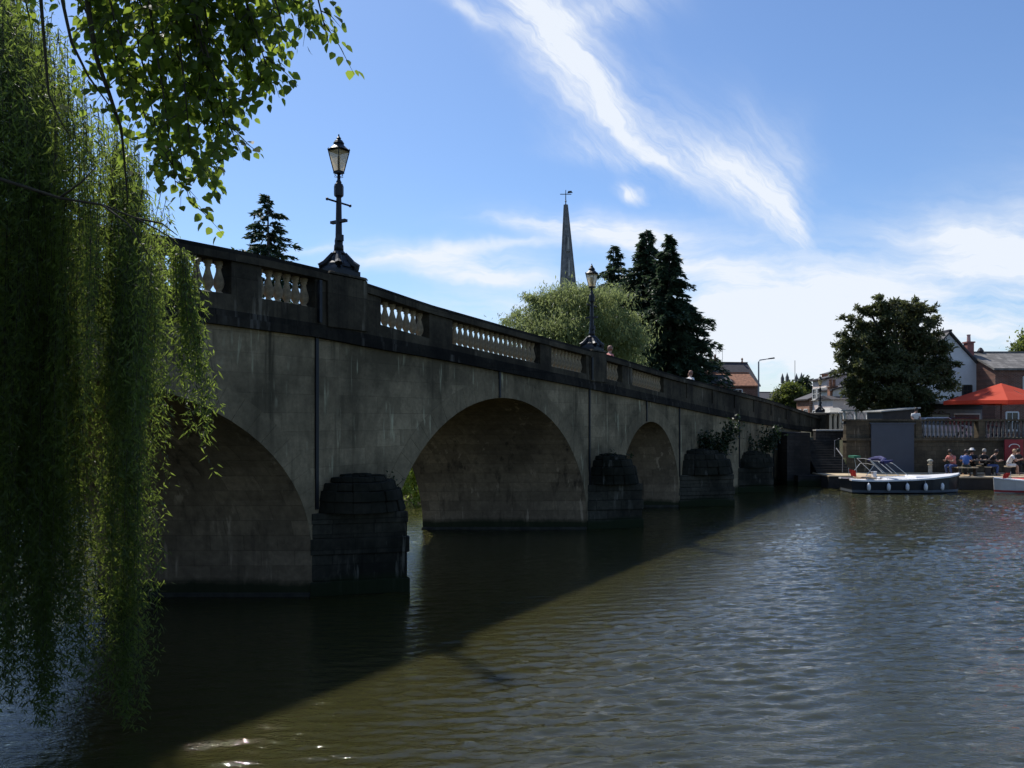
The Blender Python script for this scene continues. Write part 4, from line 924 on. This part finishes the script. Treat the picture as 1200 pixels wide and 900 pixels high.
h, ro = house('corner_house', 'tiny brown roofed building left of the orange tiled cottage', hx(826, Z), Z - 6, 0, 2.0, 3.5, hz(452, Z), hz(444, Z), M_BRICK2, M_SLATE, 'x')
Z = 112
house('white_cottage', 'small cream walled house with dark roof in the street gap right of the slate roof', hx(903, Z), Z, 10, hx(918, Z) - hx(888, Z), 6, hz(470, Z), hz(460, Z), M_CREAM, M_SLATE, 'x', [(0, 2.2, .7, 1.0), (1.1, 2.2, .7, 1.0)])
# row of houses on the right side of the street, their sunlit fronts face the street (-x)
def street_house(label, px, Z, w, d, pe, pr, wall, nwin, roof=M_SLATE, rows=2, yaw=-2):
    he = hz(pe, Z); hr = hz(pr, Z)
    r = thing('terrace_house', label, 'house', (hx(px, Z), Z, 2.3), R(yaw), 'terraced houses along the street')
    q = MB(); q.box((w / 2, d / 2, he / 2 - .25), (w, d, he + .5)); q.add([(0, 0, he + .001), (0, d, he + .001), (w, d, he + .001), (w, 0, he + .001), (w / 2, 0, hr - .05), (w / 2, d, hr - .05)], [(0, 3, 4), (1, 5, 2), (0, 4, 5, 1), (3, 2, 5, 4)])
    q.build('wall', wall, r); q = MB()
    for s in (0, 1):
        xa = -.2 if s == 0 else w + .2; za = he - .2 * (hr - he) / (w / 2); v = [(xa, -.15, za), (xa, d + .15, za), (w / 2, d + .15, hr), (w / 2, -.15, hr)]; q.hexa(v + [(a, b_, c_ + .12) for a, b_, c_ in v])
    ro = q.build('roof', roof, r)
    for i in range(nwin):
        for j in range(rows): window(r, -(d * (i + .5) / nwin), he * (.32 + .42 * j) if rows > 1 else he * .6, .85, he * .2, y=0, ax='y')
    window(r, w * .5, he * .7, .8, 1.0); window(r, w * .5, he * .32, .9, 1.1)
    chimney(ro, w * .5, d * .2, hr - .3, .55, 1.3, M_BRICK2, 2)
    return r
street_house('nearest low cream terraced house, sunlit, left of the orange chimney', 977, 62, 4, 2.8, 457, 449, M_CREAM, 2, rows=1)
street_house('tall pink rendered terraced house with a row of tall windows behind the distant lamp', 969, 65.2, 5, 3.4, 444, 436, M_PINK, 3)
street_house('low orange brick house at the left end of the street row', 948.5, 68.8, 3, 3.4, 468, 460, M_BRICK3, 2, rows=1)
street_house('large house with dark roof and chimney showing above the street row', 984, 80, 6, 5, 436, 426, M_CREAM, 2)
M_BRICKO = brickmat('bright_orange_brick', (.40, .17, .09))
# small brick stack house with orange chimney
r = thing('brick_outbuilding', 'orange brick gable showing through the left edge of the dark evergreen', 'house', (hx(990, 61), 61, 2.3)); MB().box((.4, 1.5, hz(468, 61) / 2), (2.6, 3, hz(468, 61))).build('wall', M_PINK, r)
q = MB(); q.hexa([(-1.1, -.2, hz(468, 61)), (1.9, -.2, hz(468, 61)), (1.9, 3.2, hz(468, 61)), (-1.1, 3.2, hz(468, 61)), (-1.1, 1.3, hz(463, 61)), (1.9, 1.3, hz(463, 61)), (1.9, 1.7, hz(463, 61)), (-1.1, 1.7, hz(463, 61))]); ro = q.build('roof', M_SLATE, r)
chimney(ro, -.35, 1.5, hz(466, 61), .55, hz(453, 61) - hz(466, 61), M_BRICKO, 2)
# bay fronted lodge at the bridge foot
Z = 54; x0, x1 = hx(972, Z), hx(992, Z); zt = hz(485, Z, 2.3)
r = thing('bay_window_house', 'little cream bay fronted building with tall dark windows by the bridge foot', 'building', ((x0 + x1) / 2, Z, 2.3))
w = x1 - x0; MB().box((0, 1.5, zt / 2 - .2), (w, 2.6, zt + .4)).build('wall', M_CREAM, r)
q = MB(); q.prism([(-w / 2 - .15, -.25), (w / 2 + .15, -.25), (w / 2 + .15, 3), (-w / 2 - .15, 3)], zt + .002, zt + .1); q.hexa([(-w / 2, -.1, zt + .1), (w / 2, -.1, zt + .1), (w / 2, 2.8, zt + .1), (-w / 2, 2.8, zt + .1), (-w * .25, .6, zt + .42), (w * .25, .6, zt + .42), (w * .25, 2, zt + .42), (-w * .25, 2, zt + .42)]); q.build('roof', M_PALE, r)
for i in range(4): MB().box((-w / 2 + .08 + i * (w - .16) / 3, .1, zt / 2), (.17, .2, zt)).build('column', M_CREAM, r)
for i in range(3): MB().box((-w / 2 + .08 + (i + .5) * (w - .16) / 3, .19, zt / 2), (w / 3 - .25, .04, zt * .8)).build('window', M_GLASS, r)
# white bracketed porch
Z = 52; r = thing('white_porch', 'bright white painted posts and curved brackets of a porch under the dark evergreen', 'porch', (hx(1003, Z), Z, 2.3)); zt = hz(482, Z)
for dx_ in (-.75, 0, .75):
    q = MB(); q.box((dx_, 0, zt / 2), (.13, .13, zt))
    q.build('post', M_WHITE, r)
    for s in (-1, 1): MB().tube([(dx_, 0, zt * .45), (dx_ + s * .18, 0, zt * .62), (dx_ + s * .22, 0, zt * .85), (dx_ + s * .36, 0, zt * .96)], .035, 5).build('bracket', M_WHITE, r)
MB().box((0, 0, zt + .05), (2.0, .3, .10)).build('beam', M_WHITE, r)
MB().box((-.1, .12, zt * .35), (.5, .05, zt * .55)).build('panel', M_WHITE, r)
# shed
Z = 46; x0, x1 = hx(1034, Z), hx(1074, Z); w = x1 - x0
r = thing('garden_shed', 'dark shed with a pale sloping roof edge behind the terrace parapet', 'shed', ((x0 + x1) / 2, Z, 2.3))
MB().prism([(-w / 2, 0), (w / 2, 0), (w / 2, 2), (-w / 2, 2)], -.1, [hz(483, Z), hz(479, Z), hz(479, Z), hz(483, Z)]).build('wall', M_DARKWOOD, r)
q = MB(); q.hexa([(-w / 2 - .15, -.2, hz(483, Z) + .01), (w / 2 + .15, -.2, hz(479, Z) + .01), (w / 2 + .15, 2.2, hz(479, Z) + .01), (-w / 2 - .15, 2.2, hz(483, Z) + .01), (-w / 2 - .15, -.2, hz(481.5, Z) + .01), (w / 2 + .15, -.2, hz(477.5, Z) + .01), (w / 2 + .15, 2.2, hz(477.5, Z) + .01), (-w / 2 - .15, 2.2, hz(481.5, Z) + .01)]); q.build('roof', M_PALE, r)
MB().box((w * .3, -.03, .55), (.5, .05, 1.1)).build('door', M_GREYPAINT, r)
# white gabled house
Z = 56; w = (hx(1153, Z) - hx(1090, Z)); cx = (hx(1153, Z) + hx(1071, Z)) / 2
w = hx(1152, Z) - hx(1071, Z)
h, ro = house('white_gable_house', 'white rendered house with a steep dark edged gable half hidden by the evergreen', cx, Z, 0, w, 8, hz(436, Z), hz(390, Z), M_RENDER, M_SLATE, 'y', [(hx(1133, Z) - cx, hz(458, Z), .62, .75), (hx(1105, Z) - cx, hz(430, Z), .7, .9)], over=.22, frame=M_DARKWOOD)
# brick house with grey tiles
Z = 55; x0 = hx(1154, Z); w = 9.0
h, ro = house('tiled_brick_house', 'red brick house with a grey tiled roof behind the red parasol', x0 + w / 2, Z - 1.2, 0, w, 6, hz(434, Z), hz(413, Z - 0), M_BRICK, M_GREYTILE, 'x', [(-2.2, 3.4, .9, 1.1), (-.6, 1.0, 1.0, 1.2), (.6, 3.4, .9, 1.1), (-3.4, 1.0, .8, 1.2)], over=.18)
chimney(ro, -w / 2 - .30, 2.6, hz(432, Z), .46, hz(400, Z) - hz(432, Z), plain('red_chimney_brick', (.30, .12, .11), .9, .2), 1, pot=plain('pink_pot', (.5, .32, .3), .8, .1))
MB().lathe([(.16, 0), (.22, .15), (.1, .35), (0, .4)], (-w / 2 + .75, 3, hz(413, Z) + .1), 8).build('ridge_finial', M_SLATE, ro)
# shopfront below the gable
Z = 50; x0, x1 = hx(1086, Z), hx(1151, Z); w = x1 - x0; zt = hz(474, Z)
r = thing('shop_front', 'grey shopfront extension with a dark red window panel below the white gable', 'shop', ((x0 + x1) / 2, Z, 2.3))
MB().box((0, 1.5, zt / 2 - .1), (w, 3, zt + .2)).build('wall', plain('grey_timber', (.22, .24, .27), .7, .2), r)
MB().box((.0, -.1, zt + .09), (w + .3, 3.4, .14)).build('roof', M_PALE, r); MB().box((0.1, -.04, zt - .18), (w * .94, .06, .24)).build('fascia', plain('navy_fascia', (.02, .022, .05), .5, .1), r)
for dx_, ww, mm in ((.75, 1.5, plain('dark_red_panel', (.08, .02, .018), .5, .3)), (-.95, 1.2, M_GLASS)):
    f = MB().box((dx_, -.03, zt * .42), (ww + .12, .06, zt * .62)).build('window', M_WHITE if dx_ > 0 else M_DARKWOOD, r); MB().box((dx_, -.07, zt * .42), (ww, .03, zt * .55)).build('pane', mm, f)
# ------------------------------------------------------------------ parasol
Z = 46; c = P(1167, HY, Z); zs = 1.0
r = thing('red_parasol', 'large square red parasol open over the terrace in front of the brick house', 'parasol', (c.x + .3, Z, 2.3), R(20))
za = hz(449, Z); ze = hz(470, Z); rr_ = 2.05 * 1.414
q = MB(); n = 4; ring = []
for k in range(8):
    a = R(45 * k + 45); s = rr_ if k % 2 == 0 else rr_ * math.cos(R(45)) * .985; ring.append((s * math.cos(a), s * math.sin(a), ze + (0 if k % 2 == 0 else .04)))
mid = [(x * .5, y * .5, ze + (za - ze) * (.5 if k % 2 == 0 else .46)) for k, (x, y, z) in enumerate(ring)]
vs = [(0, 0, za)] + mid + ring + [(x, y, z - .20) for x, y, z in ring]
fs = [(0, 1 + k, 1 + (k + 1) % 8) for k in range(8)] + [(1 + k, 9 + k, 9 + (k + 1) % 8, 1 + (k + 1) % 8) for k in range(8)] + [(9 + k, 17 + k, 17 + (k + 1) % 8, 9 + (k + 1) % 8) for k in range(8)]
m_, nt, bb = newmat('red_parasol_canvas'); bb.inputs['Base Color'].default_value = (.74, .085, .035, 1); bb.inputs['Roughness'].default_value = .8
tr = nt.nodes.new('ShaderNodeBsdfTranslucent'); tr.inputs['Color'].default_value = (.9, .12, .04, 1); ms = nt.nodes.new('ShaderNodeMixShader'); ms.inputs[0].default_value = .4; nt.links.new(bb.outputs[0], ms.inputs[1]); nt.links.new(tr.outputs[0], ms.inputs[2]); nt.links.new(ms.outputs[0], nt.nodes['Material Output'].inputs['Surface'])
me = q.add(vs, fs).build('canopy', m_, r)
MB().tube([(0, 0, 0), (0, 0, za - .02)], .035, 8).build('pole', M_DARKWOOD, r); MB().box((0, 0, .06), (.8, .8, .12)).build('base', M_GREYPAINT, r)
for k in range(8):
    x, y, z = ring[k]; MB().tube([(0, 0, za - .06), (x * .98, y * .98, z - .03)], .014, 4).build('rib', M_DARKWOOD, r)
# ------------------------------------------------------------------ street light arm, cars
Z = 68; c = P(889, HY, Z); r = thing('street_light', 'tall modern street light with one arm reaching right beside the slate roof', 'street light', (c.x, Z, 2.3)); k = Z / FPX
q = MB(); q.tube([(0, 0, 0), (0, 0, hz(424, Z)), (.1, 0, hz(422, Z)), (.6, 0, hz(421, Z)), (10 * k, 0, hz(420.5, Z))], [.08, .06, .05, .04, .035], 7); q.build('pole', plain('grey_steel', (.25, .26, .28), .5, .1), r)
q = MB(); q.hexa([(10 * k, -.1, hz(421.2, Z)), (18.5 * k, -.14, hz(420.3, Z)), (18.5 * k, .14, hz(420.3, Z)), (10 * k, .1, hz(421.2, Z)), (11 * k, -.06, hz(419.9, Z)), (18 * k, -.1, hz(418.7, Z)), (18 * k, .1, hz(418.7, Z)), (11 * k, .06, hz(419.9, Z))]); q.build('lamp_head', M_IRON, r)
def car(label, px, Z, yaw, col):
    r = thing('parked_car', label, 'car', (hx(px, Z), Z, 2.12), R(yaw), 'cars parked behind the terrace balustrade'); m_ = plain('car_paint', col, .25, .03)
    side_ = [(-2.1, .35), (-2.12, .75), (-1.95, .92), (-1.2, 1.0), (-.65, 1.42), (.7, 1.45), (1.35, 1.02), (2.0, .92), (2.1, .7), (2.1, .35)]
    q = MB(); n = len(side_); w = .84
    vs = [(x, -w * (1 if z < 1.01 else .8), z) for x, z in side_] + [(x, w * (1 if z < 1.01 else .8), z) for x, z in side_]
    q.add(vs, [tuple(range(n)), tuple(range(2 * n - 1, n - 1, -1))] + [(i, (i + 1) % n, n + (i + 1) % n, n + i) for i in range(n)]); q.build('body', m_, r, bevel=.04)
    for s in (-1, 1): MB().hexa([(-1.05, s * .80, 1.02), (1.2, s * .80, 1.02), (.68, s * .69, 1.38), (-.6, s * .69, 1.38), (-1.05, s * .84, 1.02), (1.2, s * .84, 1.02), (.68, s * .715, 1.38), (-.6, s * .715, 1.38)]).build('side_window', M_GLASS, r)
    for x in (-1.3, 1.3):
        for s in (-1, 1):
            q = MB(); q.tube([(x, s * .72, .32), (x, s * .88, .32)], .32, 14); wo = q.build('wheel', M_IRON, r); MB().tube([(x, s * .881, .32), (x, s * .895, .32)], .18, 10).build('rim', M_PALE, wo)
    for s in (-1, 1): MB().box((-2.12, s * .6, .68), (.05, .3, .12)).build('headlight', M_PALE, r)
car('silver car with only its roof showing over the terrace balustrade', 1090, 47, 4, (.42, .43, .45)); car('dark car roof showing beside the silver car over the balustrade', 1122, 47.2, -3, (.03, .035, .05))

# ------------------------------------------------------------------ boats
M_NAVY = plain('navy_hull', (.005, .008, .014), .3, .15, 2); M_GEL = plain('white_gelcoat', (.78, .78, .80), .35, .04, 2); M_BOOT = plain('grey_boot_stripe', (.12, .14, .17), .5, .1)
M_TEAK = plain('tan_cushion', (.45, .33, .22), .8, .2); M_STEEL = plain('boat_steel_tube', (.6, .6, .58), .3, .1, 2, 0, .6); M_BLUE = plain('navy_canvas', (.03, .03, .12), .8, .3, 8); M_GREEN = plain('green_canvas', (.02, .14, .08), .8, .2)
def hull(r, L_, B_, mat_top, mat_side, mat_low):
    st = [(-.5, .80, .62), (-.42, .9, .60), (-.25, 1, .60), (0, 1, .64), (.2, .88, .70), (.36, .6, .77), (.46, .25, .83), (.5, .02, .86)]
    def sec(s, i): x, w, z = s; b = B_ / 2 * w; return [(x * L_ + (.0 if i < 6 else 0), -b, z), (x * L_ * (.985), -b * .93, .17), (x * L_ * .98, -b * .88, .05), (x * L_ * .95, -b * .35, -.28)]
    S = [sec(s, i) for i, s in enumerate(st)]; n = len(S)
    def skin(name, a, b_, mat):
        q = MB(); vs = []; fs = []
        for s in S:
            for sg in (-1, 1): vs += [(s[a][0], s[a][1] * -sg, s[a][2]), (s[b_][0], s[b_][1] * -sg, s[b_][2])]
        for i in range(n - 1):
            for o in (0, 2): fs.append((i * 4 + o, i * 4 + o + 1, i * 4 + 4 + o + 1, i * 4 + 4 + o))
        fs.append((0, 1, 3, 2)); fs.append(((n - 1) * 4, (n - 1) * 4 + 2, (n - 1) * 4 + 3, (n - 1) * 4 + 1)); q.add(vs, fs); return q.build(name, mat, r, smooth=False)
    skin('hull', 0, 1, mat_side); skin('boot_stripe', 1, 2, mat_low); skin('keel', 2, 3, mat_side)
    q = MB(); vs = []; fs = []       # gunwale and foredeck
    for i, s in enumerate(S):
        y = s[0][1]; x, z = s[0][0], s[0][2]; inn = min(-.02, y + .26) if st[i][0] < .16 else -.001
        vs += [(x, y - .03, z - .03), (x, y - .03, z + .04), (x, inn, z + .07), (x, inn, z - .02), (x, -y + .03, z - .03), (x, -y + .03, z + .04), (x, -inn, z + .07), (x, -inn, z - .02)]
    for i in range(n - 1):
        for o in (0, 4):
            for k in range(4): fs.append((i * 8 + o + k, i * 8 + o + (k + 1) % 4, i * 8 + 8 + o + (k + 1) % 4, i * 8 + 8 + o + k))
    fs += [(0, 1, 2, 3), (7, 6, 5, 4)]; q.add(vs, fs); q.build('gunwale', mat_top, r)
    q = MB(); vs = []; fs = []
    for s in S[:6]: vs += [(s[0][0] * .97, s[0][1] * .9, .25), (s[0][0] * .97, -s[0][1] * .9, .25)]
    for i in range(5): fs.append((2 * i, 2 * i + 1, 2 * i + 3, 2 * i + 2))
    q.add(vs, fs); q.build('sole', M_TEAK, r)
    return S
Zb = 37.6; xb0, xb1 = hx(992, Zb), hx(1127, Zb); L_ = xb1 - xb0
bt = thing('day_boat', 'moored navy day boat with white gunwale, white fenders and folded canopy frames', 'boat', ((xb0 + xb1) / 2 * (Zb + .5) / Zb, Zb + .7, 0), R(-1))
S = hull(bt, L_, 1.9, M_GEL, M_NAVY, M_BOOT)
for f in (-.37, -.2, -.04, .12, .29):
    x = f * L_; b_ = .95 * (1 if f < .1 else 1 - (f - .1) * 1.9) ; q = MB(); q.lathe([(0, .14), (.06, .17), (.085, .25), (.085, .4), (.05, .48), (.02, .5)], (x, -b_ - .05, 0), 10); fo = q.build('fender', M_GEL, bt, smooth=True)
    MB().tube([(x, -b_ - .05, .5), (x, -b_ + .1, .72)], .008, 4).build('line', M_STEEL, fo)
MB().box((-.33 * L_, 0, .5), (.5, 1.5, .5)).build('stern_seat', M_TEAK, bt, bevel=.03); MB().box((-.05 * L_, 0, .48), (1.3, 1.3, .42)).build('side_seat', M_GEL, bt, bevel=.04); MB().box((.14 * L_, 0, .66), (.9, 1.4, .26), taper=.8).build('foredeck_locker', M_GEL, bt, bevel=.03)
q = MB(); q.lathe([(.0, 0), (.13, .02), (.13, .05), (.0, .06)], (-.27 * L_, -.3, .95), 12); q.box((-.27 * L_, -.3, .72), (.16, .2, .5)); q.build('helm', M_GEL, bt)
def bow(xa, ya, za, xt, zt, name='canopy_hoop'):
    MB().tube([(xa, -ya, za), (xt, -ya * .95, zt), (xt + .02, 0, zt + .03), (xt, ya * .95, zt), (xa, ya, za)], .014, 6).build(name, M_STEEL, bt)
X = lambda px: (px - 1059.5) / FPX * Zb; ZZ = lambda py: CAM_H + (HY - py) / FPX * Zb
for a, b_, c_, d_ in ((1034, 558, 1014, 539), (1008, 558, 1018, 545), (1046, 557, 1030, 542), (1057, 557, 1040, 543)): bow(X(a), .82, ZZ(b_), X(c_), ZZ(d_))
q = MB(); q.tube([(X(1026), -.8, ZZ(542)), (X(1033), -.5, ZZ(539)), (X(1034), 0, ZZ(538)), (X(1033), .5, ZZ(539)), (X(1028), .8, ZZ(541))], [.07, .11, .12, .11, .07], 8); q.tube([(X(1029), -.75, ZZ(542)), (X(1040), -.75, ZZ(540))], [.10, .05], 7); q.build('folded_canopy', M_BLUE, bt)
q = MB(); q.box((X(1003), 0, ZZ(536)), (.30, .7, .10)); q.build('green_cover', M_GREEN, bt); MB().tube([(X(1006), 0, ZZ(556)), (X(1003), 0, ZZ(537))], .014, 5).build('cover_pole', M_STEEL, bt)
def ensign(parent, x, y, z, s=1.0):
    MB().tube([(x, y, z), (x - .04, y, z + .62 * s)], .012, 5).build('flag_staff', M_STEEL, parent)
    q = MB(); vs = []; fs = []
    for i in range(7):
        for j in range(5): vs.append((x - .02 + .30 * s * i / 6 + .02 * j, y - .03 + .04 * math.sin(i * 1.6 + j), z + .55 * s - .34 * s * j / 4 - .05 * i / 6))
    for i in range(6):
        for j in range(4): fs.append((i * 5 + j, i * 5 + j + 1, i * 5 + 6 + j, i * 5 + 5 + j))
    o = q.add(vs, fs).build('flag', M_RED, parent); sm = o.modifiers.new('s', 'SOLIDIFY'); sm.thickness = .006
ensign(bt, X(994), -.3, ZZ(563), .9)
b2 = thing('moored_boat', 'white topped boat with a red stripe cut off by the right edge of the view', 'boat', (hx(1172, 37.4) + 2.7, 38.1, 0), R(180))
hull(b2, 5.2, 1.8, M_GEL, plain('pale_hull', (.55, .52, .50), .35, .1), plain('red_stripe', (.40, .05, .05), .5, .1)); b2.scale = (1, 1, .8)
MB().box((.6, 0, .72), (1.5, 1.3, .2)).build('foredeck_locker', plain('red_cover', (.40, .05, .04), .8, .15), b2, bevel=.03)
for dx_ in (0.4, 1.3): MB().lathe([(0, .12), (.07, .16), (.09, .25), (.09, .38), (.03, .48)], (dx_, .95, 0), 10).build('fender', M_GEL, b2, smooth=True)
ensign(b2, 2.0, .3, .7, .9)

# ------------------------------------------------------------------ people
SKIN = plain('skin', (.42, .24, .17), .6, .1, 4)
def skinmesh(name, verts, edges, rads, mat, parent, sub=1, root=0):
    me = bpy.data.meshes.new(name); me.from_pydata(verts, edges, []); o = bpy.data.objects.new(name, me); COL.objects.link(o); o.parent = parent
    bm = bmesh.new(); bm.from_mesh(me); ly = bm.verts.layers.skin.verify(); bm.verts.ensure_lookup_table()
    for v, r_ in zip(bm.verts, rads): v[ly].radius = r_ if hasattr(r_, '__len__') else (r_, r_); v[ly].use_root = False
    bm.verts[root][ly].use_root = True; bm.to_mesh(me); bm.free()
    o.modifiers.new('skin', 'SKIN').use_smooth_shade = True; s = o.modifiers.new('sub', 'SUBSURF'); s.levels = sub; s.render_levels = sub
    me.materials.append(mat); return o
def person(label, loc, yaw, pose, shirt, trousers, hair=(.03, .02, .015), hat=None, bare_legs=False, lean=.12, group='people sitting on the riverside deck'):
    r = thing('person', label, 'person', loc, R(yaw), group)
    hz_ = .46 if pose == 'sit' else .93
    V = []; E_ = []; RR = []
    def v(x, y, z, r_): V.append((x, y, z)); RR.append(r_); return len(V) - 1
    def e(a, b): E_.append((a, b))
    # facing -y
    pel = v(0, 0, hz_ + .06, (.15, .11)); wst = v(0, -lean * .4, hz_ + .24, (.125, .10)); chs = v(0, -lean * .9, hz_ + .43, (.15, .11)); nb = v(0, -lean * 1.15, hz_ + .55, (.07, .07)); nk = v(0, -lean * 1.3, hz_ + .61, (.05, .05))
    hd = v(0, -lean * 1.5 - .01, hz_ + .70, (.075, .09)); ht = v(0, -lean * 1.5, hz_ + .80, (.06, .075))
    for a, b in ((pel, wst), (wst, chs), (chs, nb), (nb, nk), (nk, hd), (hd, ht)): e(a, b)
    arms = []; legs = []
    for s in (-1, 1):
        sh = v(s * .19, -lean * .95, hz_ + .49, .055); reach = random.uniform(.22, .34)
        el = v(s * .24, -lean - (.14 if pose == 'sit' else .03), hz_ + .25, .042); wr = v(s * .13, -lean - reach, hz_ + .30 if pose == 'sit' else hz_ + .1, .03); hn = v(s * .10, -lean - reach - .08, hz_ + .32 if pose == 'sit' else hz_ + .05, (.035, .02))
        e(chs, sh); e(sh, el); e(el, wr); e(wr, hn); arms.append((sh, el))
        hp = v(s * .09, -.02, hz_ + .02, .085)
        if pose == 'sit': kn = v(s * .13, -.42, hz_ + .04, .06); an = v(s * .13, -.40 + random.uniform(-.05, .1), .09, .04); ft = v(s * .13, -.54, .045, (.04, .03))
        else: kn = v(s * .10, -.05, .50, .06); an = v(s * .10, 0, .09, .04); ft = v(s * .11, -.15, .04, (.04, .03))
        e(pel, hp); e(hp, kn); e(kn, an); e(an, ft); legs.append((hp, kn, an))
    skinmesh('body', V, E_, RR, SKIN, r, 1)
    inf = lambda i, g: tuple(x + g for x in (RR[i] if hasattr(RR[i], '__len__') else (RR[i], RR[i])))
    SV = [V[i] for i in (pel, wst, chs, nb)]; SE = [(0, 1), (1, 2), (2, 3)]; SR = [inf(i, .022) for i in (pel, wst, chs, nb)]
    for sh, el in arms:
        SV += [V[sh], tuple((np.array(V[sh]) * .35 + np.array(V[el]) * .65))]; k = len(SV); SE += [(2, k - 2), (k - 2, k - 1)]; SR += [inf(sh, .02), (.062, .062)]
    skinmesh('shirt', SV, SE, SR, shirt, r, 1)
    TV = [(0, 0, hz_ + .10), (0, 0, hz_ + .05)]; TE = [(0, 1)]; TR = [(.17, .13), (.165, .125)]
    for hp, kn, an in legs:
        end = an if not bare_legs else None
        TV += [V[hp], tuple(np.array(V[kn]) * (.93 if bare_legs else 1) + np.array(V[hp]) * (.07 if bare_legs else 0))]; k = len(TV); TE += [(1, k - 2), (k - 2, k - 1)]; TR += [inf(hp, .018), (.078, .078)]
        if end: TV.append(V[an]); TE.append((k - 1, k)); TR.append((.055, .055))
    skinmesh('trousers' if not bare_legs else 'shorts', TV, TE, TR, trousers, r, 1)
    x, y, z = V[hd]; q = MB(); q.lathe([(.088, -.02), (.098, .05), (.085, .12), (.05, .155), (0, .165)], (x, y + .022, z), 12); q.build('hair', plain('hair', hair, .6, .2), r, smooth=True)
    if hat: q = MB(); q.lathe([(.17, .09), (.17, .10), (.10, .105), (.095, .18), (.06, .20), (0, .205)], (x, y + .01, z), 14); q.build('hat', hat, r, smooth=True)
    return r
C_ = lambda n, c: plain(n, c, .85, .12, 4)
YD = 40.6; ZD = .63
def pp(px, Z=YD): return Vector((hx(px, Z), Z, ZD))
SALMON = C_('salmon_cloth', (.60, .20, .17)); JEAN = C_('blue_jeans', (.05, .08, .20)); BLUEC = C_('blue_shirt', (.06, .13, .36)); BLK = C_('black_cloth', (.015, .015, .018)); WHC = C_('white_cloth', (.7, .68, .66)); DG = C_('dark_green_cloth', (.03, .04, .03))
person('seated person in a salmon pink top and jeans at the left end of the group', pp(1118), -70, 'sit', SALMON, JEAN, lean=.2)
person('seated person in a bright blue shirt with their back to the river', pp(1132, 40.2), 150, 'sit', BLUEC, DG)
person('seated person in black wearing a white sun hat', pp(1139, 41.3), -30, 'sit', BLK, BLK, hat=WHC)
person('seated grey haired person in black behind the picnic table', pp(1150.5, 41.5), 10, 'sit', BLK, BLK, hair=(.35, .33, .3))
person('seated person in dark clothes leaning at the right end of the picnic table', pp(1158, 40.8), 60, 'sit', BLK, JEAN, lean=.25)
person('person in white top and white shorts sitting alone beside the red board', pp(1181, 40.9), 60, 'sit', WHC, WHC, bare_legs=True, lean=.2, hair=(.4, .26, .15))
person('person in dark clothes sitting behind the one in white shorts', pp(1190, 41.9), 20, 'sit', BLK, BLK)
person('person standing on the terrace beside the dark shed', Vector((hx(1072, 45), 45, 2.3)), 0, 'stand', WHC, BLK, group='people standing on the terrace')
# stools/benches and picnic table
def bench(label, x, y, w, rz, group='wooden seats on the deck'):
    r = thing('bench', label, 'bench', (x, y, ZD), rz, group); MB().box((0, 0, .42), (w, .32, .05)).build('seat', M_DECK, r)
    for s in (-1, 1): MB().box((s * (w / 2 - .08), 0, .197), (.06, .26, .39)).build('leg', M_DARKWOOD, r)
t = thing('picnic_table', 'dark wooden picnic table with the seated group around it', 'table', (hx(1147, 40.9), 40.9, ZD))
MB().box((0, 0, .74), (1.7, .7, .05)).build('table_top', M_DARKWOOD, t)
for s in (-1, 1):
    for u_ in (-1, 1): MB().tube([(s * .65, u_ * .12, .71), (s * .65, u_ * .42, 0)], .035, 5).build('leg', M_DARKWOOD, t)
bench('bench on the river side of the picnic table', hx(1133, 40.2), 40.22, 1.0, 0); bench('bench on the wall side of the picnic table', hx(1147, 41.4), 41.42, 1.5, 0)
bench('low seat under the person in the salmon pink top', hx(1118, YD), YD, .5, R(-70)); bench('low seat under the person in white shorts', hx(1181, 40.9), 40.9, .5, R(60)); bench('end seat at the right of the picnic table', hx(1158, 40.8), 40.8, .5, R(60)); bench('seat behind the person in white shorts', hx(1190, 41.9), 41.9, .5, R(20))
# red board, bollard
r = thing('red_board', 'dark red board with a pale arched mark standing by the quay wall', 'sign', (hx(1188, 42.5), 42.5, ZD)); bx0 = hx(1199, 42.5) - hx(1177, 42.5)
MB().box((0, 0, 1.2), (bx0, .06, 1.1)).build('panel', plain('dark_red_paint', (.22, .012, .02), .6, .15), r)
for s in (-1, 1): MB().box((s * bx0 * .42, .05, .6), (.06, .06, 1.2)).build('leg', M_DARKWOOD, r)
MB().tube([(bx0 * .28 * math.cos(a), -.05, 1.35 + .16 * math.sin(a)) for a in [math.pi * i / 8 for i in range(9)]], .025, 5).build('arched_mark', M_WHITE, r)
r = thing('mooring_bollard', 'short pale post standing on the deck behind the boat bow', 'bollard', (hx(1090, 41.4), 41.4, ZD)); MB().lathe([(.13, 0), (.13, .05), (.10, .08), (.10, .62), (.14, .66), (.14, .72), (.05, .78)], n=12).build('post', plain('weathered_white', (.35, .35, .30), .8, .3, 8), r, smooth=True)
MB().tube([(.11 * math.cos(a), .11 * math.sin(a), .5) for a in [2 * math.pi * i / 12 for i in range(13)]], .02, 5).build('rope', M_DECK, r)
# walkers on the bridge, only heads and shoulders over the parapet
for t_, p_, lab, c1 in ((15.4, -1.3, 'walker with a bare reddish head showing above the bridge parapet', SALMON), (23.2, -1.2, 'walker in white with head above the parapet in front of the cottage', WHC), (23.9, -1.5, 'second walker in pink just behind the one in white on the bridge', SALMON)):
    o = person(lab, Wd(t_, p_, band(t_) + .2), 120, 'stand', c1, JEAN, hair=(.25, .12, .08), group='people walking across the bridge')
